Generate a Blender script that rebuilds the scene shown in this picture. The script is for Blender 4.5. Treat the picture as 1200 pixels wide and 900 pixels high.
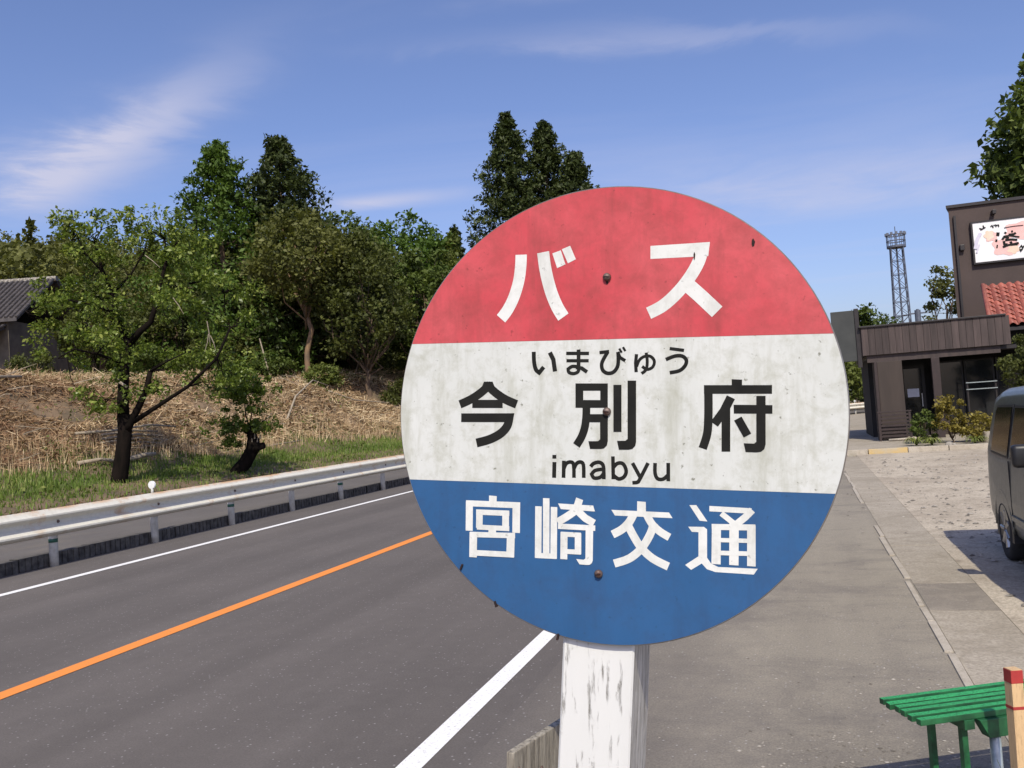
import bpy, bmesh, math, random
import numpy as np
from mathutils import Vector, Matrix

for o in list(bpy.data.objects):
    bpy.data.objects.remove(o, do_unlink=True)
scene = bpy.context.scene
COL = scene.collection

# ------------------------------------------------------------------ camera
cam_d = bpy.data.cameras.new('camera')
cam = bpy.data.objects.new('camera', cam_d)
COL.objects.link(cam)
cam_d.sensor_width = 36.0
cam_d.lens = 36.0 * 1037 / 1200
cam_d.clip_start = 0.05
cam_d.clip_end = 3000
cam.matrix_world = Matrix(((0.9487, 0.0772, 0.3066, 0.0),
                           (0.3082, -0.0101, -0.9513, 0.0),
                           (-0.0703, 0.9970, -0.0334, 1.6),
                           (0, 0, 0, 1)))
scene.camera = cam

# ------------------------------------------------------------------ sky, sun, exposure
SUN_DIR = Vector((0.25, -0.78, 0.90)).normalized()
SUN_EL = math.asin(SUN_DIR.z)
SUN_AZ = math.atan2(SUN_DIR.x, SUN_DIR.y)

world = bpy.data.worlds.new('World')
scene.world = world
world.use_nodes = True
wn, wl = world.node_tree.nodes, world.node_tree.links
wn.clear()
w_out = wn.new('ShaderNodeOutputWorld')
w_bg = wn.new('ShaderNodeBackground')
w_bg.inputs['Strength'].default_value = 0.118
sky = wn.new('ShaderNodeTexSky')
sky.sky_type = 'NISHITA'
sky.sun_disc = False
sky.sun_elevation = SUN_EL
sky.sun_rotation = SUN_AZ
sky.altitude = 0
sky.air_density = 1.0
sky.dust_density = 1.8
sky.ozone_density = 2.2
tc = wn.new('ShaderNodeTexCoord')


def wmath(op, a, b=None, c=None):
    n = wn.new('ShaderNodeMath')
    n.operation = op
    for i, v in enumerate((a, b, c)):
        if v is None:
            continue
        if isinstance(v, (int, float)):
            n.inputs[i].default_value = v
        else:
            wl.new(v, n.inputs[i])
    return n.outputs[0]


sep = wn.new('ShaderNodeSeparateXYZ')
wl.new(tc.outputs['Generated'], sep.inputs[0])
zz = wmath('MAXIMUM', sep.outputs[2], 0.06)
cu = wmath('DIVIDE', sep.outputs[0], zz)
cv = wmath('DIVIDE', sep.outputs[1], zz)
comb = wn.new('ShaderNodeCombineXYZ')
wl.new(cu, comb.inputs[0])
wl.new(cv, comb.inputs[1])
mp = wn.new('ShaderNodeMapping')
mp.inputs['Rotation'].default_value = (0, 0, math.radians(-62))
mp.inputs['Scale'].default_value = (0.22, 0.62, 1)
wl.new(comb.outputs[0], mp.inputs[0])
nz = wn.new('ShaderNodeTexNoise')
nz.inputs['Scale'].default_value = 1.3
nz.inputs['Detail'].default_value = 7
nz.inputs['Roughness'].default_value = 0.55
nz.inputs['Distortion'].default_value = 0.7
wl.new(mp.outputs[0], nz.inputs['Vector'])
rp = wn.new('ShaderNodeValToRGB')
rp.color_ramp.elements[0].position = 0.50
rp.color_ramp.elements[1].position = 0.80
rp.color_ramp.elements[0].color = (0, 0, 0, 1)
wl.new(nz.outputs['Fac'], rp.inputs[0])
# fine fibre noise that breaks up the streak clouds
nf = wn.new('ShaderNodeTexNoise')
nf.inputs['Scale'].default_value = 1.6
nf.inputs['Detail'].default_value = 8
nf.inputs['Roughness'].default_value = 0.6
nf.inputs['Distortion'].default_value = 0.5
wl.new(comb.outputs[0], nf.inputs['Vector'])


def streak(px, py, ang, la, lb, amp):
    """a cirrus streak lying in the cloud layer (layer coordinates)"""
    dx = wmath('SUBTRACT', cu, px)
    dy = wmath('SUBTRACT', cv, py)
    dx = wmath('ADD', dx, wmath('MULTIPLY', wmath('SUBTRACT', nf.outputs['Fac'], 0.5), 1.2))
    c, s = math.cos(ang), math.sin(ang)
    a = wmath('ADD', wmath('MULTIPLY', dx, c), wmath('MULTIPLY', dy, s))
    b = wmath('SUBTRACT', wmath('MULTIPLY', dy, c), wmath('MULTIPLY', dx, s))
    a = wmath('DIVIDE', a, la)
    b = wmath('DIVIDE', b, lb)
    e = wmath('EXPONENT', wmath('MULTIPLY', wmath('ADD', wmath('MULTIPLY', a, a), wmath('MULTIPLY', b, b)), -1.0))
    fib = wmath('MULTIPLY', wmath('ADD', wmath('MULTIPLY', nf.outputs['Fac'], 2.2), -0.35), amp)
    return wmath('MULTIPLY', e, fib)


cloud = wmath('MULTIPLY', rp.outputs[0], 0.22)
cloud = wmath('ADD', cloud, streak(-2.00, 2.33, math.radians(-26), 0.62, 0.12, 0.90))
cloud = wmath('ADD', cloud, streak(-2.62, 2.66, math.radians(-30), 0.62, 0.20, 0.85))
cloud = wmath('ADD', cloud, streak(-1.75, 3.60, math.radians(12), 0.40, 0.12, 0.75))
cloud = wmath('ADD', cloud, streak(-0.20, 2.45, math.radians(25), 0.50, 0.07, 0.30))
cloud = wmath('ADD', cloud, streak(-0.10, 2.08, math.radians(8), 0.45, 0.05, 0.30))
cloud = wmath('ADD', cloud, streak(0.55, 4.6, math.radians(15), 1.5, 0.7, 0.50))
cloud = wmath('MINIMUM', wmath('MAXIMUM', cloud, 0.0), 0.85)
wmix = wn.new('ShaderNodeMixRGB')
wl.new(cloud, wmix.inputs[0])
wtint = wn.new('ShaderNodeMixRGB')
wtint.blend_type = 'MULTIPLY'
wtint.inputs[0].default_value = 1.0
wtint.inputs[2].default_value = (1.0, 0.98, 1.22, 1)
wl.new(sky.outputs[0], wtint.inputs[1])
wl.new(wtint.outputs[0], wmix.inputs[1])
wmix.inputs[2].default_value = (4.9, 4.9, 6.1, 1)
wl.new(wmix.outputs[0], w_bg.inputs['Color'])
wl.new(w_bg.outputs[0], w_out.inputs[0])

sun_d = bpy.data.lights.new('sun', 'SUN')
sun_d.energy = 3.9
sun_d.angle = math.radians(0.53)
sun_d.color = (1.0, 0.935, 0.79)
sun = bpy.data.objects.new('sun', sun_d)
COL.objects.link(sun)
sun.location = (10, -20, 40)
sun.rotation_euler = (-SUN_DIR).to_track_quat('-Z', 'Y').to_euler()

scene.view_settings.view_transform = 'Standard'
scene.view_settings.look = 'None'
scene.view_settings.exposure = 0.14
scene.view_settings.gamma = 1.0
scene.view_settings.use_curve_mapping = False
scene.render.engine = 'CYCLES'
scene.render.resolution_x = 1024
scene.render.resolution_y = 768

# ------------------------------------------------------------------ materials
MATS = {}


def new_mat(name):
    m = bpy.data.materials.new(name)
    m.use_nodes = True
    MATS[name] = m
    nt = m.node_tree
    return m, nt.nodes, nt.links, nt.nodes['Principled BSDF']


def rgba(c):
    return (c[0], c[1], c[2], 1)


def obj_coords(n, l, scale=(1, 1, 1), world_space=False, jitter=True):
    t = n.new('ShaderNodeTexCoord')
    m_ = n.new('ShaderNodeMapping')
    m_.inputs['Scale'].default_value = scale
    if world_space:
        g = n.new('ShaderNodeNewGeometry')
        l.new(g.outputs['Position'], m_.inputs[0])
    else:
        l.new(t.outputs['Object'], m_.inputs[0])
        if jitter:
            oi = n.new('ShaderNodeObjectInfo')
            mm = n.new('ShaderNodeMath')
            mm.operation = 'MULTIPLY'
            mm.inputs[1].default_value = 37.0
            l.new(oi.outputs['Random'], mm.inputs[0])
            l.new(mm.outputs[0], m_.inputs['Location'])
    return m_.outputs[0]


def noise(n, l, vec, scale, detail=5, rough=0.55, dist=0.0):
    t = n.new('ShaderNodeTexNoise')
    t.inputs['Scale'].default_value = scale
    t.inputs['Detail'].default_value = detail
    t.inputs['Roughness'].default_value = rough
    t.inputs['Distortion'].default_value = dist
    l.new(vec, t.inputs['Vector'])
    return t.outputs['Fac']


def ramp(n, l, fac, stops):
    r = n.new('ShaderNodeValToRGB')
    el = r.color_ramp.elements
    while len(el) < len(stops):
        el.new(0.5)
    for e, (p, c) in zip(el, stops):
        e.position = p
        e.color = rgba(c) if not isinstance(c, (int, float)) else (c, c, c, 1)
    l.new(fac, r.inputs[0])
    return r.outputs[0]


def mix(n, l, fac, a, b, mode='MIX'):
    x = n.new('ShaderNodeMixRGB')
    x.blend_type = mode
    for i, v in enumerate((fac, a, b)):
        if isinstance(v, (int, float)):
            x.inputs[i].default_value = v
        elif isinstance(v, tuple):
            x.inputs[i].default_value = rgba(v)
        else:
            l.new(v, x.inputs[i])
    return x.outputs[0]


def bump(n, l, bsdf, height, strength=0.3, dist=0.01):
    b = n.new('ShaderNodeBump')
    b.inputs['Strength'].default_value = strength
    b.inputs['Distance'].default_value = dist
    l.new(height, b.inputs['Height'])
    l.new(b.outputs[0], bsdf.inputs['Normal'])


def simple(name, c1, c2=None, scale=6.0, rough=0.6, metal=0.0, bmp=0.0, bscale=60, stretch=(1, 1, 1), lo=0.35, hi=0.65,
           world_space=False, spec=0.5):
    m, n, l, b = new_mat(name)
    v = obj_coords(n, l, stretch, world_space)
    f = noise(n, l, v, scale, 6, 0.6)
    c2 = c2 or tuple(x * 0.75 for x in c1)
    l.new(ramp(n, l, f, [(lo, c1), (hi, c2)]), b.inputs['Base Color'])
    b.inputs['Roughness'].default_value = rough
    b.inputs['Metallic'].default_value = metal
    b.inputs['Specular IOR Level'].default_value = spec
    if bmp:
        bump(n, l, b, noise(n, l, v, bscale, 6, 0.65), bmp, 0.01)
    return m


def asphalt(name, base, dark, light, speck=0.5, patch=(0.35, 0.65), xgrad=None, dust=None, famt=0.40, fscale=85, lanes=0.22):
    m, n, l, b = new_mat(name)
    v = obj_coords(n, l, (1, 1, 1), True)
    fine = noise(n, l, v, fscale, 5, 0.75)
    mid = noise(n, l, v, 9, 6, 0.6)
    big = noise(n, l, v, 0.7, 5, 0.55, 0.4)
    col = ramp(n, l, big, [(patch[0], base), (patch[1], dark)])
    col = mix(n, l, ramp(n, l, mid, [(0.35, 0.0), (0.75, 0.35)]), col, light)
    if dust:
        v2 = obj_coords(n, l, dust[1], True)
        if xgrad:
            v2.node.inputs['Rotation'].default_value = (0, 0, math.radians(-28))
        d = noise(n, l, v2, dust[2], 9, 0.66, 0.8)
        k = ramp(n, l, d, [(dust[3], 0.0), (dust[4], 0.9)])
        if xgrad:
            gp = n.new('ShaderNodeNewGeometry')
            sx = n.new('ShaderNodeSeparateXYZ')
            l.new(gp.outputs['Position'], sx.inputs[0])
            mr = n.new('ShaderNodeMapRange')
            mr.inputs['From Min'].default_value = xgrad[0]
            mr.inputs['From Max'].default_value = xgrad[1]
            l.new(sx.outputs[0], mr.inputs['Value'])
            k = mix(n, l, 1.0, k, mr.outputs[0], 'MULTIPLY')
            my = n.new('ShaderNodeMapRange')
            my.inputs['From Min'].default_value = 2.6
            my.inputs['From Max'].default_value = 6.0
            my.inputs['To Min'].default_value = 0.15
            l.new(sx.outputs[1], my.inputs['Value'])
            k = mix(n, l, 1.0, k, my.outputs[0], 'MULTIPLY')
            thin = noise(n, l, v, 3.5, 9, 0.75, 0.4)
            k = mix(n, l, 1.0, k, mix(n, l, 1.0, ramp(n, l, thin, [(0.35, 0.0), (0.7, 0.55)]), mr.outputs[0], 'MULTIPLY'), 'ADD')
        k = mix(n, l, 1.0, k, ramp(n, l, noise(n, l, v, 28, 6, 0.7), [(0.3, 0.72), (0.65, 1.0)]), 'MULTIPLY')
        col = mix(n, l, k, col, dust[0])
    lane = noise(n, l, obj_coords(n, l, (1.1, 0.05, 1), True), 1.6, 4, 0.5)
    col = mix(n, l, ramp(n, l, lane, [(0.38, lanes), (0.62, 0.0)]), col, tuple(x * 0.6 for x in base))
    col = mix(n, l, ramp(n, l, fine, [(0.40, famt), (0.60, 0.0)]), col, tuple(x * 0.45 for x in base))
    vor = n.new('ShaderNodeTexVoronoi')
    vor.inputs['Scale'].default_value = 42
    l.new(v, vor.inputs['Vector'])
    sepc = n.new('ShaderNodeSeparateColor')
    l.new(vor.outputs['Color'], sepc.inputs[0])
    pick = ramp(n, l, sepc.outputs[0], [(0.84, 0.0), (0.90, 1.0)])
    size = ramp(n, l, vor.outputs['Distance'], [(0.16, 1.0), (0.30, 0.0)])
    col = mix(n, l, mix(n, l, 1.0, mix(n, l, 1.0, pick, size, 'MULTIPLY'), (speck, speck, speck), 'MULTIPLY'), col, (0.42, 0.40, 0.38))
    l.new(col, b.inputs['Base Color'])
    b.inputs['Roughness'].default_value = 0.88
    b.inputs['Specular IOR Level'].default_value = 0.3
    bump(n, l, b, fine, 0.55, 0.006)
    return m


asphalt('road_asphalt', (0.150, 0.132, 0.119), (0.122, 0.108, 0.098), (0.182, 0.162, 0.147), 0.55, lanes=0.42)
asphalt('shoulder_asphalt', (0.150, 0.132, 0.119), (0.122, 0.108, 0.098), (0.182, 0.162, 0.147), 0.6, (0.35, 0.65),
        (-1.7, -0.1), ((0.345, 0.305, 0.235), (0.45, 1.5, 1), 0.9, 0.20, 0.52))
asphalt('walk_asphalt', (0.155, 0.140, 0.126), (0.125, 0.113, 0.103), (0.19, 0.17, 0.155), 0.3, (0.35, 0.65), None,
        ((0.22, 0.19, 0.15), (1, 0.5, 1), 1.2, 0.5, 0.8))
asphalt('patch_asphalt', (0.27, 0.235, 0.19), (0.21, 0.185, 0.15), (0.33, 0.29, 0.235), 0.5, (0.35, 0.65), None,
        ((0.40, 0.35, 0.275), (1, 1, 1), 4.0, 0.48, 0.72))
asphalt('lot_dirt', (0.56, 0.485, 0.375), (0.39, 0.325, 0.245), (0.64, 0.565, 0.455), 0.5, (0.40, 0.60), None,
        ((0.22, 0.180, 0.13), (1, 1, 1), 5.5, 0.50, 0.68), 0.7, 34, 0.0)
asphalt('gutter_concrete', (0.44, 0.385, 0.305), (0.34, 0.295, 0.225), (0.50, 0.445, 0.36), 0.3, (0.35, 0.65), None,
        ((0.26, 0.22, 0.16), (1, 1, 1), 3.5, 0.45, 0.70), 0.6, 45, 0.0)
asphalt('pale_concrete', (0.52, 0.465, 0.38), (0.42, 0.365, 0.285), (0.58, 0.52, 0.43), 0.2, (0.35, 0.65), None,
        ((0.30, 0.255, 0.19), (1, 1, 1), 6.0, 0.45, 0.70))


def marking(name, c, worn):
    m, n, l, b = new_mat(name)
    v = obj_coords(n, l, (1, 1, 1), True)
    f = noise(n, l, v, 60, 5, 0.7)
    g = noise(n, l, v, 3, 4, 0.6)
    a = mix(n, l, ramp(n, l, f, [(0.56, 0.0), (0.72, worn)]), c, (0.16, 0.15, 0.14))
    a = mix(n, l, ramp(n, l, g, [(0.4, 0.0), (0.8, 0.25)]), a, tuple(x * 0.7 for x in c))
    l.new(a, b.inputs['Base Color'])
    b.inputs['Roughness'].default_value = 0.7
    bump(n, l, b, f, 0.3, 0.004)


marking('white_marking', (0.82, 0.81, 0.78), 0.8)
marking('orange_marking', (0.82, 0.27, 0.045), 0.7)


def sign_paint(name, c, faded, grime, gscale=5.0, glo=0.52, ghi=0.80, gamt=0.55, speck=0.4):
    m, n, l, b = new_mat(name)
    v = obj_coords(n, l, (1, 1, 1), False, False)
    f1 = noise(n, l, v, 7, 6, 0.6, 0.3)
    col = ramp(n, l, f1, [(0.3, c), (0.72, faded)])
    vs = obj_coords(n, l, (1.0, 1.0, 0.16), False, False)          # grime running down
    f2 = noise(n, l, vs, 34, 7, 0.68, 0.15)
    col = mix(n, l, ramp(n, l, f2, [(0.50, 0.0), (0.74, gamt * 0.85)]), col, grime)
    f3 = noise(n, l, v, gscale * 6.5, 9, 0.74, 0.25)
    col = mix(n, l, ramp(n, l, f3, [(glo, 0.0), (ghi, gamt)]), col, grime)
    f4 = noise(n, l, v, 160, 3, 0.6)
    col = mix(n, l, ramp(n, l, f4, [(0.66, 0.0), (0.74, speck)]), col, tuple(x * 0.5 for x in grime))
    l.new(col, b.inputs['Base Color'])
    b.inputs['Roughness'].default_value = 0.55
    b.inputs['Specular IOR Level'].default_value = 0.3
    l.new(ramp(n, l, f3, [(0.3, 0.42), (0.7, 0.72)]), b.inputs['Roughness'])
    bump(n, l, b, f1, 0.10, 0.004)


sign_paint('sign_red', (0.49, 0.045, 0.058), (0.58, 0.098, 0.108), (0.22, 0.048, 0.044), 4.0, 0.42, 0.78, 0.75, 0.5)
sign_paint('sign_white', (0.62, 0.63, 0.60), (0.535, 0.55, 0.515), (0.31, 0.31, 0.23), 6.5, 0.47, 0.80, 0.75, 0.85)
sign_paint('sign_blue', (0.020, 0.084, 0.205), (0.030, 0.104, 0.25), (0.026, 0.060, 0.14), 4.0, 0.46, 0.78, 0.6, 0.35)
sign_paint('letter_white', (0.72, 0.72, 0.69), (0.63, 0.64, 0.60), (0.38, 0.38, 0.33), 6.0, 0.46, 0.78, 0.6, 0.5)
simple('letter_black', (0.010, 0.010, 0.009), (0.017, 0.017, 0.015), 30, 0.75, spec=0.15)
simple('plate_back', (0.30, 0.30, 0.30), (0.2, 0.16, 0.12), 12, 0.5, 0.6)
simple('rusty_screw', (0.070, 0.026, 0.016), (0.20, 0.16, 0.14), 160, 0.55, 0.4)
simple('dark_hole', (0.035, 0.012, 0.010), (0.012, 0.006, 0.006), 80, 0.9)


def peeling(name, paint, wood, lo, hi):
    m, n, l, b = new_mat(name)
    v = obj_coords(n, l, (1, 1, 0.08), False, False)
    grain = noise(n, l, v, 150, 6, 0.65, 0.3)
    v2 = obj_coords(n, l, (1, 1, 0.3), False, False)
    chips = noise(n, l, v2, 75, 8, 0.75, 0.6)
    tone = noise(n, l, v, 12, 4, 0.5)
    pc = ramp(n, l, tone, [(0.3, paint), (0.75, tuple(x * 0.88 for x in paint))])
    wc = ramp(n, l, grain, [(0.3, wood), (0.7, tuple(x * 0.4 for x in wood))])
    fac = n.new('ShaderNodeMath')
    fac.operation = 'MULTIPLY_ADD'
    l.new(grain, fac.inputs[0])
    fac.inputs[1].default_value = 0.55
    h_ = n.new('ShaderNodeMath')
    h_.operation = 'MULTIPLY'
    h_.inputs[1].default_value = 0.45
    l.new(chips, h_.inputs[0])
    l.new(h_.outputs[0], fac.inputs[2])
    k = ramp(n, l, fac.outputs[0], [(lo, 0.0), (hi, 1.0)])
    l.new(mix(n, l, k, pc, wc), b.inputs['Base Color'])
    b.inputs['Roughness'].default_value = 0.75
    inv = ramp(n, l, fac.outputs[0], [(lo, 1.0), (hi, 0.0)])
    bump(n, l, b, inv, 0.5, 0.003)


peeling('peeling_white_paint', (0.66, 0.66, 0.635), (0.40, 0.38, 0.33), 0.55, 0.64)
peeling('bare_post_side', (0.56, 0.54, 0.50), (0.34, 0.31, 0.265), 0.44, 0.64)
peeling('weathered_board', (0.40, 0.36, 0.29), (0.22, 0.19, 0.15), 0.44, 0.62)
peeling('green_bench_paint', (0.034, 0.36, 0.115), (0.014, 0.15, 0.05), 0.46, 0.66)
simple('green_iron_gap_shade', (0.018, 0.13, 0.045), (0.009, 0.055, 0.022), 14, 0.5)
simple('galvanised', (0.42, 0.47, 0.47), (0.30, 0.34, 0.34), 30, 0.45, 0.5)
peeling('pale_stake_wood', (0.62, 0.42, 0.22), (0.50, 0.32, 0.16), 0.5, 0.75)
simple('stake_red', (0.40, 0.035, 0.03), (0.30, 0.025, 0.025), 20, 0.6)


def rail_paint(name):
    m, n, l, b = new_mat(name)
    v = obj_coords(n, l, (1, 1, 1), True)
    f = noise(n, l, v, 2.2, 8, 0.7, 0.5)
    g = noise(n, l, v, 18, 7, 0.7)
    col = ramp(n, l, g, [(0.3, (0.70, 0.675, 0.585)), (0.8, (0.56, 0.53, 0.45))])
    col = mix(n, l, ramp(n, l, f, [(0.56, 0.0), (0.70, 0.7)]), col, (0.46, 0.25, 0.10))
    sz = n.new('ShaderNodeSeparateXYZ')
    l.new(v, sz.inputs[0])
    edge = n.new('ShaderNodeMapRange')
    edge.inputs['From Min'].default_value = 0.735
    edge.inputs['From Max'].default_value = 0.768
    l.new(sz.outputs[2], edge.inputs['Value'])
    f2 = noise(n, l, v, 1.1, 7, 0.7, 0.3)
    col = mix(n, l, mix(n, l, 1.0, edge.outputs[0], ramp(n, l, f2, [(0.40, 0.0), (0.58, 0.85)]), 'MULTIPLY'), col, (0.52, 0.29, 0.12))
    l.new(col, b.inputs['Base Color'])
    b.inputs['Roughness'].default_value = 0.55


rail_paint('rail_paint')
simple('post_white', (0.60, 0.59, 0.55), (0.40, 0.38, 0.33), 8, 0.6)
simple('post_green_band', (0.03, 0.13, 0.085), (0.02, 0.08, 0.05), 12, 0.5)
simple('reflector_white', (0.80, 0.80, 0.78), (0.70, 0.70, 0.68), 12, 0.3)
simple('kerb_stone', (0.13, 0.118, 0.102), (0.045, 0.040, 0.035), 9, 0.9, 0, 0.6, 30)
simple('bank_soil', (0.20, 0.135, 0.080), (0.10, 0.075, 0.045), 1.2, 0.95, 0, 0.8, 12, world_space=True)
simple('verge_turf', (0.085, 0.115, 0.030), (0.13, 0.115, 0.050), 2.5, 0.95, 0, 0.8, 14, world_space=True)
simple('ground_earth', (0.16, 0.14, 0.085), (0.08, 0.10, 0.045), 0.4, 0.95, 0, 0.5, 6, world_space=True)
simple('yellow_kerb', (0.52, 0.36, 0.13), (0.42, 0.36, 0.26), 3, 0.8)
simple('stone_grey', (0.34, 0.31, 0.265), (0.13, 0.115, 0.095), 9, 0.9, lo=0.42, hi=0.58)
simple('bark_dark', (0.014, 0.010, 0.008), (0.006, 0.005, 0.004), 9, 0.95, 0, 0.8, 30, (1, 1, 0.3), spec=0.08)
simple('bark_brown', (0.16, 0.105, 0.065), (0.07, 0.05, 0.035), 6, 0.95, 0, 0.8, 20, (1, 1, 0.3))
simple('bark_pale', (0.26, 0.16, 0.085), (0.13, 0.09, 0.06), 5, 0.9, 0, 0.6, 20, (1, 1, 0.3))
simple('dead_wood', (0.38, 0.32, 0.24), (0.22, 0.18, 0.13), 9, 0.9, 0, 0.4, 40)
simple('brown_board', (0.060, 0.042, 0.038), (0.040, 0.029, 0.027), 3, 0.75, 0, 0.2, 40, (4, 4, 0.4))
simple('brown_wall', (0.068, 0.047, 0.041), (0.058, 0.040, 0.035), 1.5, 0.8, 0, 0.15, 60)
simple('dark_trim', (0.022, 0.017, 0.016), (0.014, 0.011, 0.011), 5, 0.5)
simple('panel_wood', (0.048, 0.034, 0.026), (0.036, 0.025, 0.019), 2.0, 0.7, 0, 0.1, 30, (3, 3, 0.4))
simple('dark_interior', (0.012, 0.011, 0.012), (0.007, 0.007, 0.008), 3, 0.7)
simple('lattice_brown', (0.036, 0.022, 0.020), (0.024, 0.015, 0.014), 8, 0.65)
simple('panel_grey', (0.042, 0.045, 0.042), (0.030, 0.033, 0.031), 3, 0.6)
simple('board_white', (0.80, 0.79, 0.78), (0.74, 0.73, 0.73), 3, 0.5)
simple('board_pink', (0.78, 0.42, 0.38), (0.74, 0.50, 0.46), 4, 0.5)
simple('board_peach', (0.76, 0.55, 0.40), (0.76, 0.62, 0.50), 4, 0.5)
simple('board_lilac', (0.55, 0.52, 0.62), (0.62, 0.60, 0.68), 6, 0.5)
simple('notice_paper', (0.55, 0.58, 0.68), (0.50, 0.53, 0.62), 6, 0.6)
simple('red_tile', (0.33, 0.095, 0.062), (0.21, 0.058, 0.042), 5, 0.6, 0, 0.2, 30)
simple('grey_tile', (0.085, 0.074, 0.070), (0.048, 0.042, 0.040), 3, 0.55, 0, 0.2, 30)
simple('house_plaster', (0.17, 0.145, 0.11), (0.11, 0.095, 0.075), 2, 0.85)
simple('tower_steel', (0.13, 0.145, 0.18), (0.10, 0.11, 0.14), 2, 0.5, 0.3)
simple('tyre_rubber', (0.020, 0.020, 0.020), (0.032, 0.031, 0.030), 20, 0.85)
simple('rim_alloy', (0.50, 0.50, 0.50), (0.36, 0.36, 0.36), 10, 0.35, 0.8)
simple('black_plastic', (0.018, 0.018, 0.020), (0.012, 0.012, 0.014), 12, 0.45)
simple('lamp_clear', (0.55, 0.56, 0.58), (0.45, 0.46, 0.48), 10, 0.15)
simple('lamp_red', (0.35, 0.02, 0.02), (0.25, 0.015, 0.015), 10, 0.2)


def glossy(name, c, rough, metal, coat=0.0):
    m, n, l, b = new_mat(name)
    v = obj_coords(n, l)
    f = noise(n, l, v, 4, 5, 0.6)
    l.new(ramp(n, l, f, [(0.3, c), (0.8, tuple(x * 0.85 for x in c))]), b.inputs['Base Color'])
    l.new(ramp(n, l, noise(n, l, v, 25, 5, 0.6), [(0.3, rough), (0.8, rough + 0.12)]), b.inputs['Roughness'])
    b.inputs['Metallic'].default_value = metal
    b.inputs['Coat Weight'].default_value = coat
    b.inputs['Coat Roughness'].default_value = 0.06


glossy('van_paint', (0.150, 0.152, 0.130), 0.38, 0.4, 0.4)
glossy('van_glass', (0.006, 0.008, 0.008), 0.05, 0.0, 0.0)
MATS['van_glass'].node_tree.nodes['Principled BSDF'].inputs['Specular IOR Level'].default_value = 0.12
glossy('window_glass', (0.010, 0.012, 0.014), 0.06, 0.0)


def leaf_mat(name, dark, light, bright, transl=0.25, rough=0.55):
    m, n, l, b = new_mat(name)
    a = n.new('ShaderNodeAttribute')
    a.attribute_name = 'tint'
    col = ramp(n, l, a.outputs['Fac'], [(0.0, dark), (0.6, light), (1.0, bright)])
    l.new(col, b.inputs['Base Color'])
    b.inputs['Roughness'].default_value = rough
    b.inputs['Specular IOR Level'].default_value = 0.25
    tr = n.new('ShaderNodeBsdfTranslucent')
    l.new(mix(n, l, 1.0, col, (1.15, 1.2, 0.6), 'MULTIPLY'), tr.inputs['Color'])
    ms = n.new('ShaderNodeMixShader')
    ms.inputs[0].default_value = transl
    l.new(b.outputs[0], ms.inputs[1])
    l.new(tr.outputs[0], ms.inputs[2])
    l.new(ms.outputs[0], n['Material Output'].inputs['Surface'])


leaf_mat('leaf_cherry', (0.055, 0.088, 0.013), (0.150, 0.205, 0.034), (0.38, 0.42, 0.11), 0.35, 0.36)
leaf_mat('leaf_cedar', (0.030, 0.044, 0.012), (0.056, 0.074, 0.020), (0.105, 0.120, 0.036), 0.2)
leaf_mat('leaf_feather', (0.050, 0.092, 0.014), (0.095, 0.155, 0.027), (0.16, 0.23, 0.055), 0.3)
leaf_mat('leaf_olive', (0.080, 0.086, 0.022), (0.140, 0.148, 0.040), (0.23, 0.23, 0.072), 0.3)
leaf_mat('leaf_green', (0.055, 0.080, 0.016), (0.105, 0.142, 0.032), (0.20, 0.235, 0.060), 0.3)
leaf_mat('leaf_lime', (0.085, 0.110, 0.024), (0.160, 0.190, 0.048), (0.25, 0.27, 0.080), 0.3)
leaf_mat('leaf_dark', (0.055, 0.066, 0.017), (0.098, 0.112, 0.029), (0.17, 0.185, 0.052), 0.32)
leaf_mat('leaf_yellow', (0.14, 0.115, 0.022), (0.24, 0.195, 0.040), (0.34, 0.30, 0.085), 0.3)
leaf_mat('grass_blade', (0.085, 0.140, 0.022), (0.170, 0.240, 0.048), (0.38, 0.36, 0.14), 0.3)
leaf_mat('dry_straw', (0.17, 0.082, 0.046), (0.47, 0.33, 0.19), (0.80, 0.65, 0.42), 0.12, 0.8)
leaf_mat('dead_leaf', (0.10, 0.055, 0.03), (0.20, 0.12, 0.06), (0.30, 0.20, 0.11), 0.1, 0.8)

# ------------------------------------------------------------------ object helpers


def tag(o, label=None, cat=None, group=None, kind=None):
    if label:
        o['label'] = label
    if cat:
        o['category'] = cat
    if group:
        o['group'] = group
    if kind:
        o['kind'] = kind
    return o


def empty(name, loc=(0, 0, 0), rz=0.0, **k):
    o = bpy.data.objects.new(name, None)
    o.empty_display_size = 0.1
    COL.objects.link(o)
    o.location = loc
    o.rotation_euler = (0, 0, rz)
    return tag(o, **k)


def link(name, me, parent=None, loc=None, rot=None):
    o = bpy.data.objects.new(name, me)
    COL.objects.link(o)
    if parent is not None:
        o.parent = parent
    if loc is not None:
        o.location = loc
    if rot is not None:
        o.rotation_euler = rot
    return o


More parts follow.
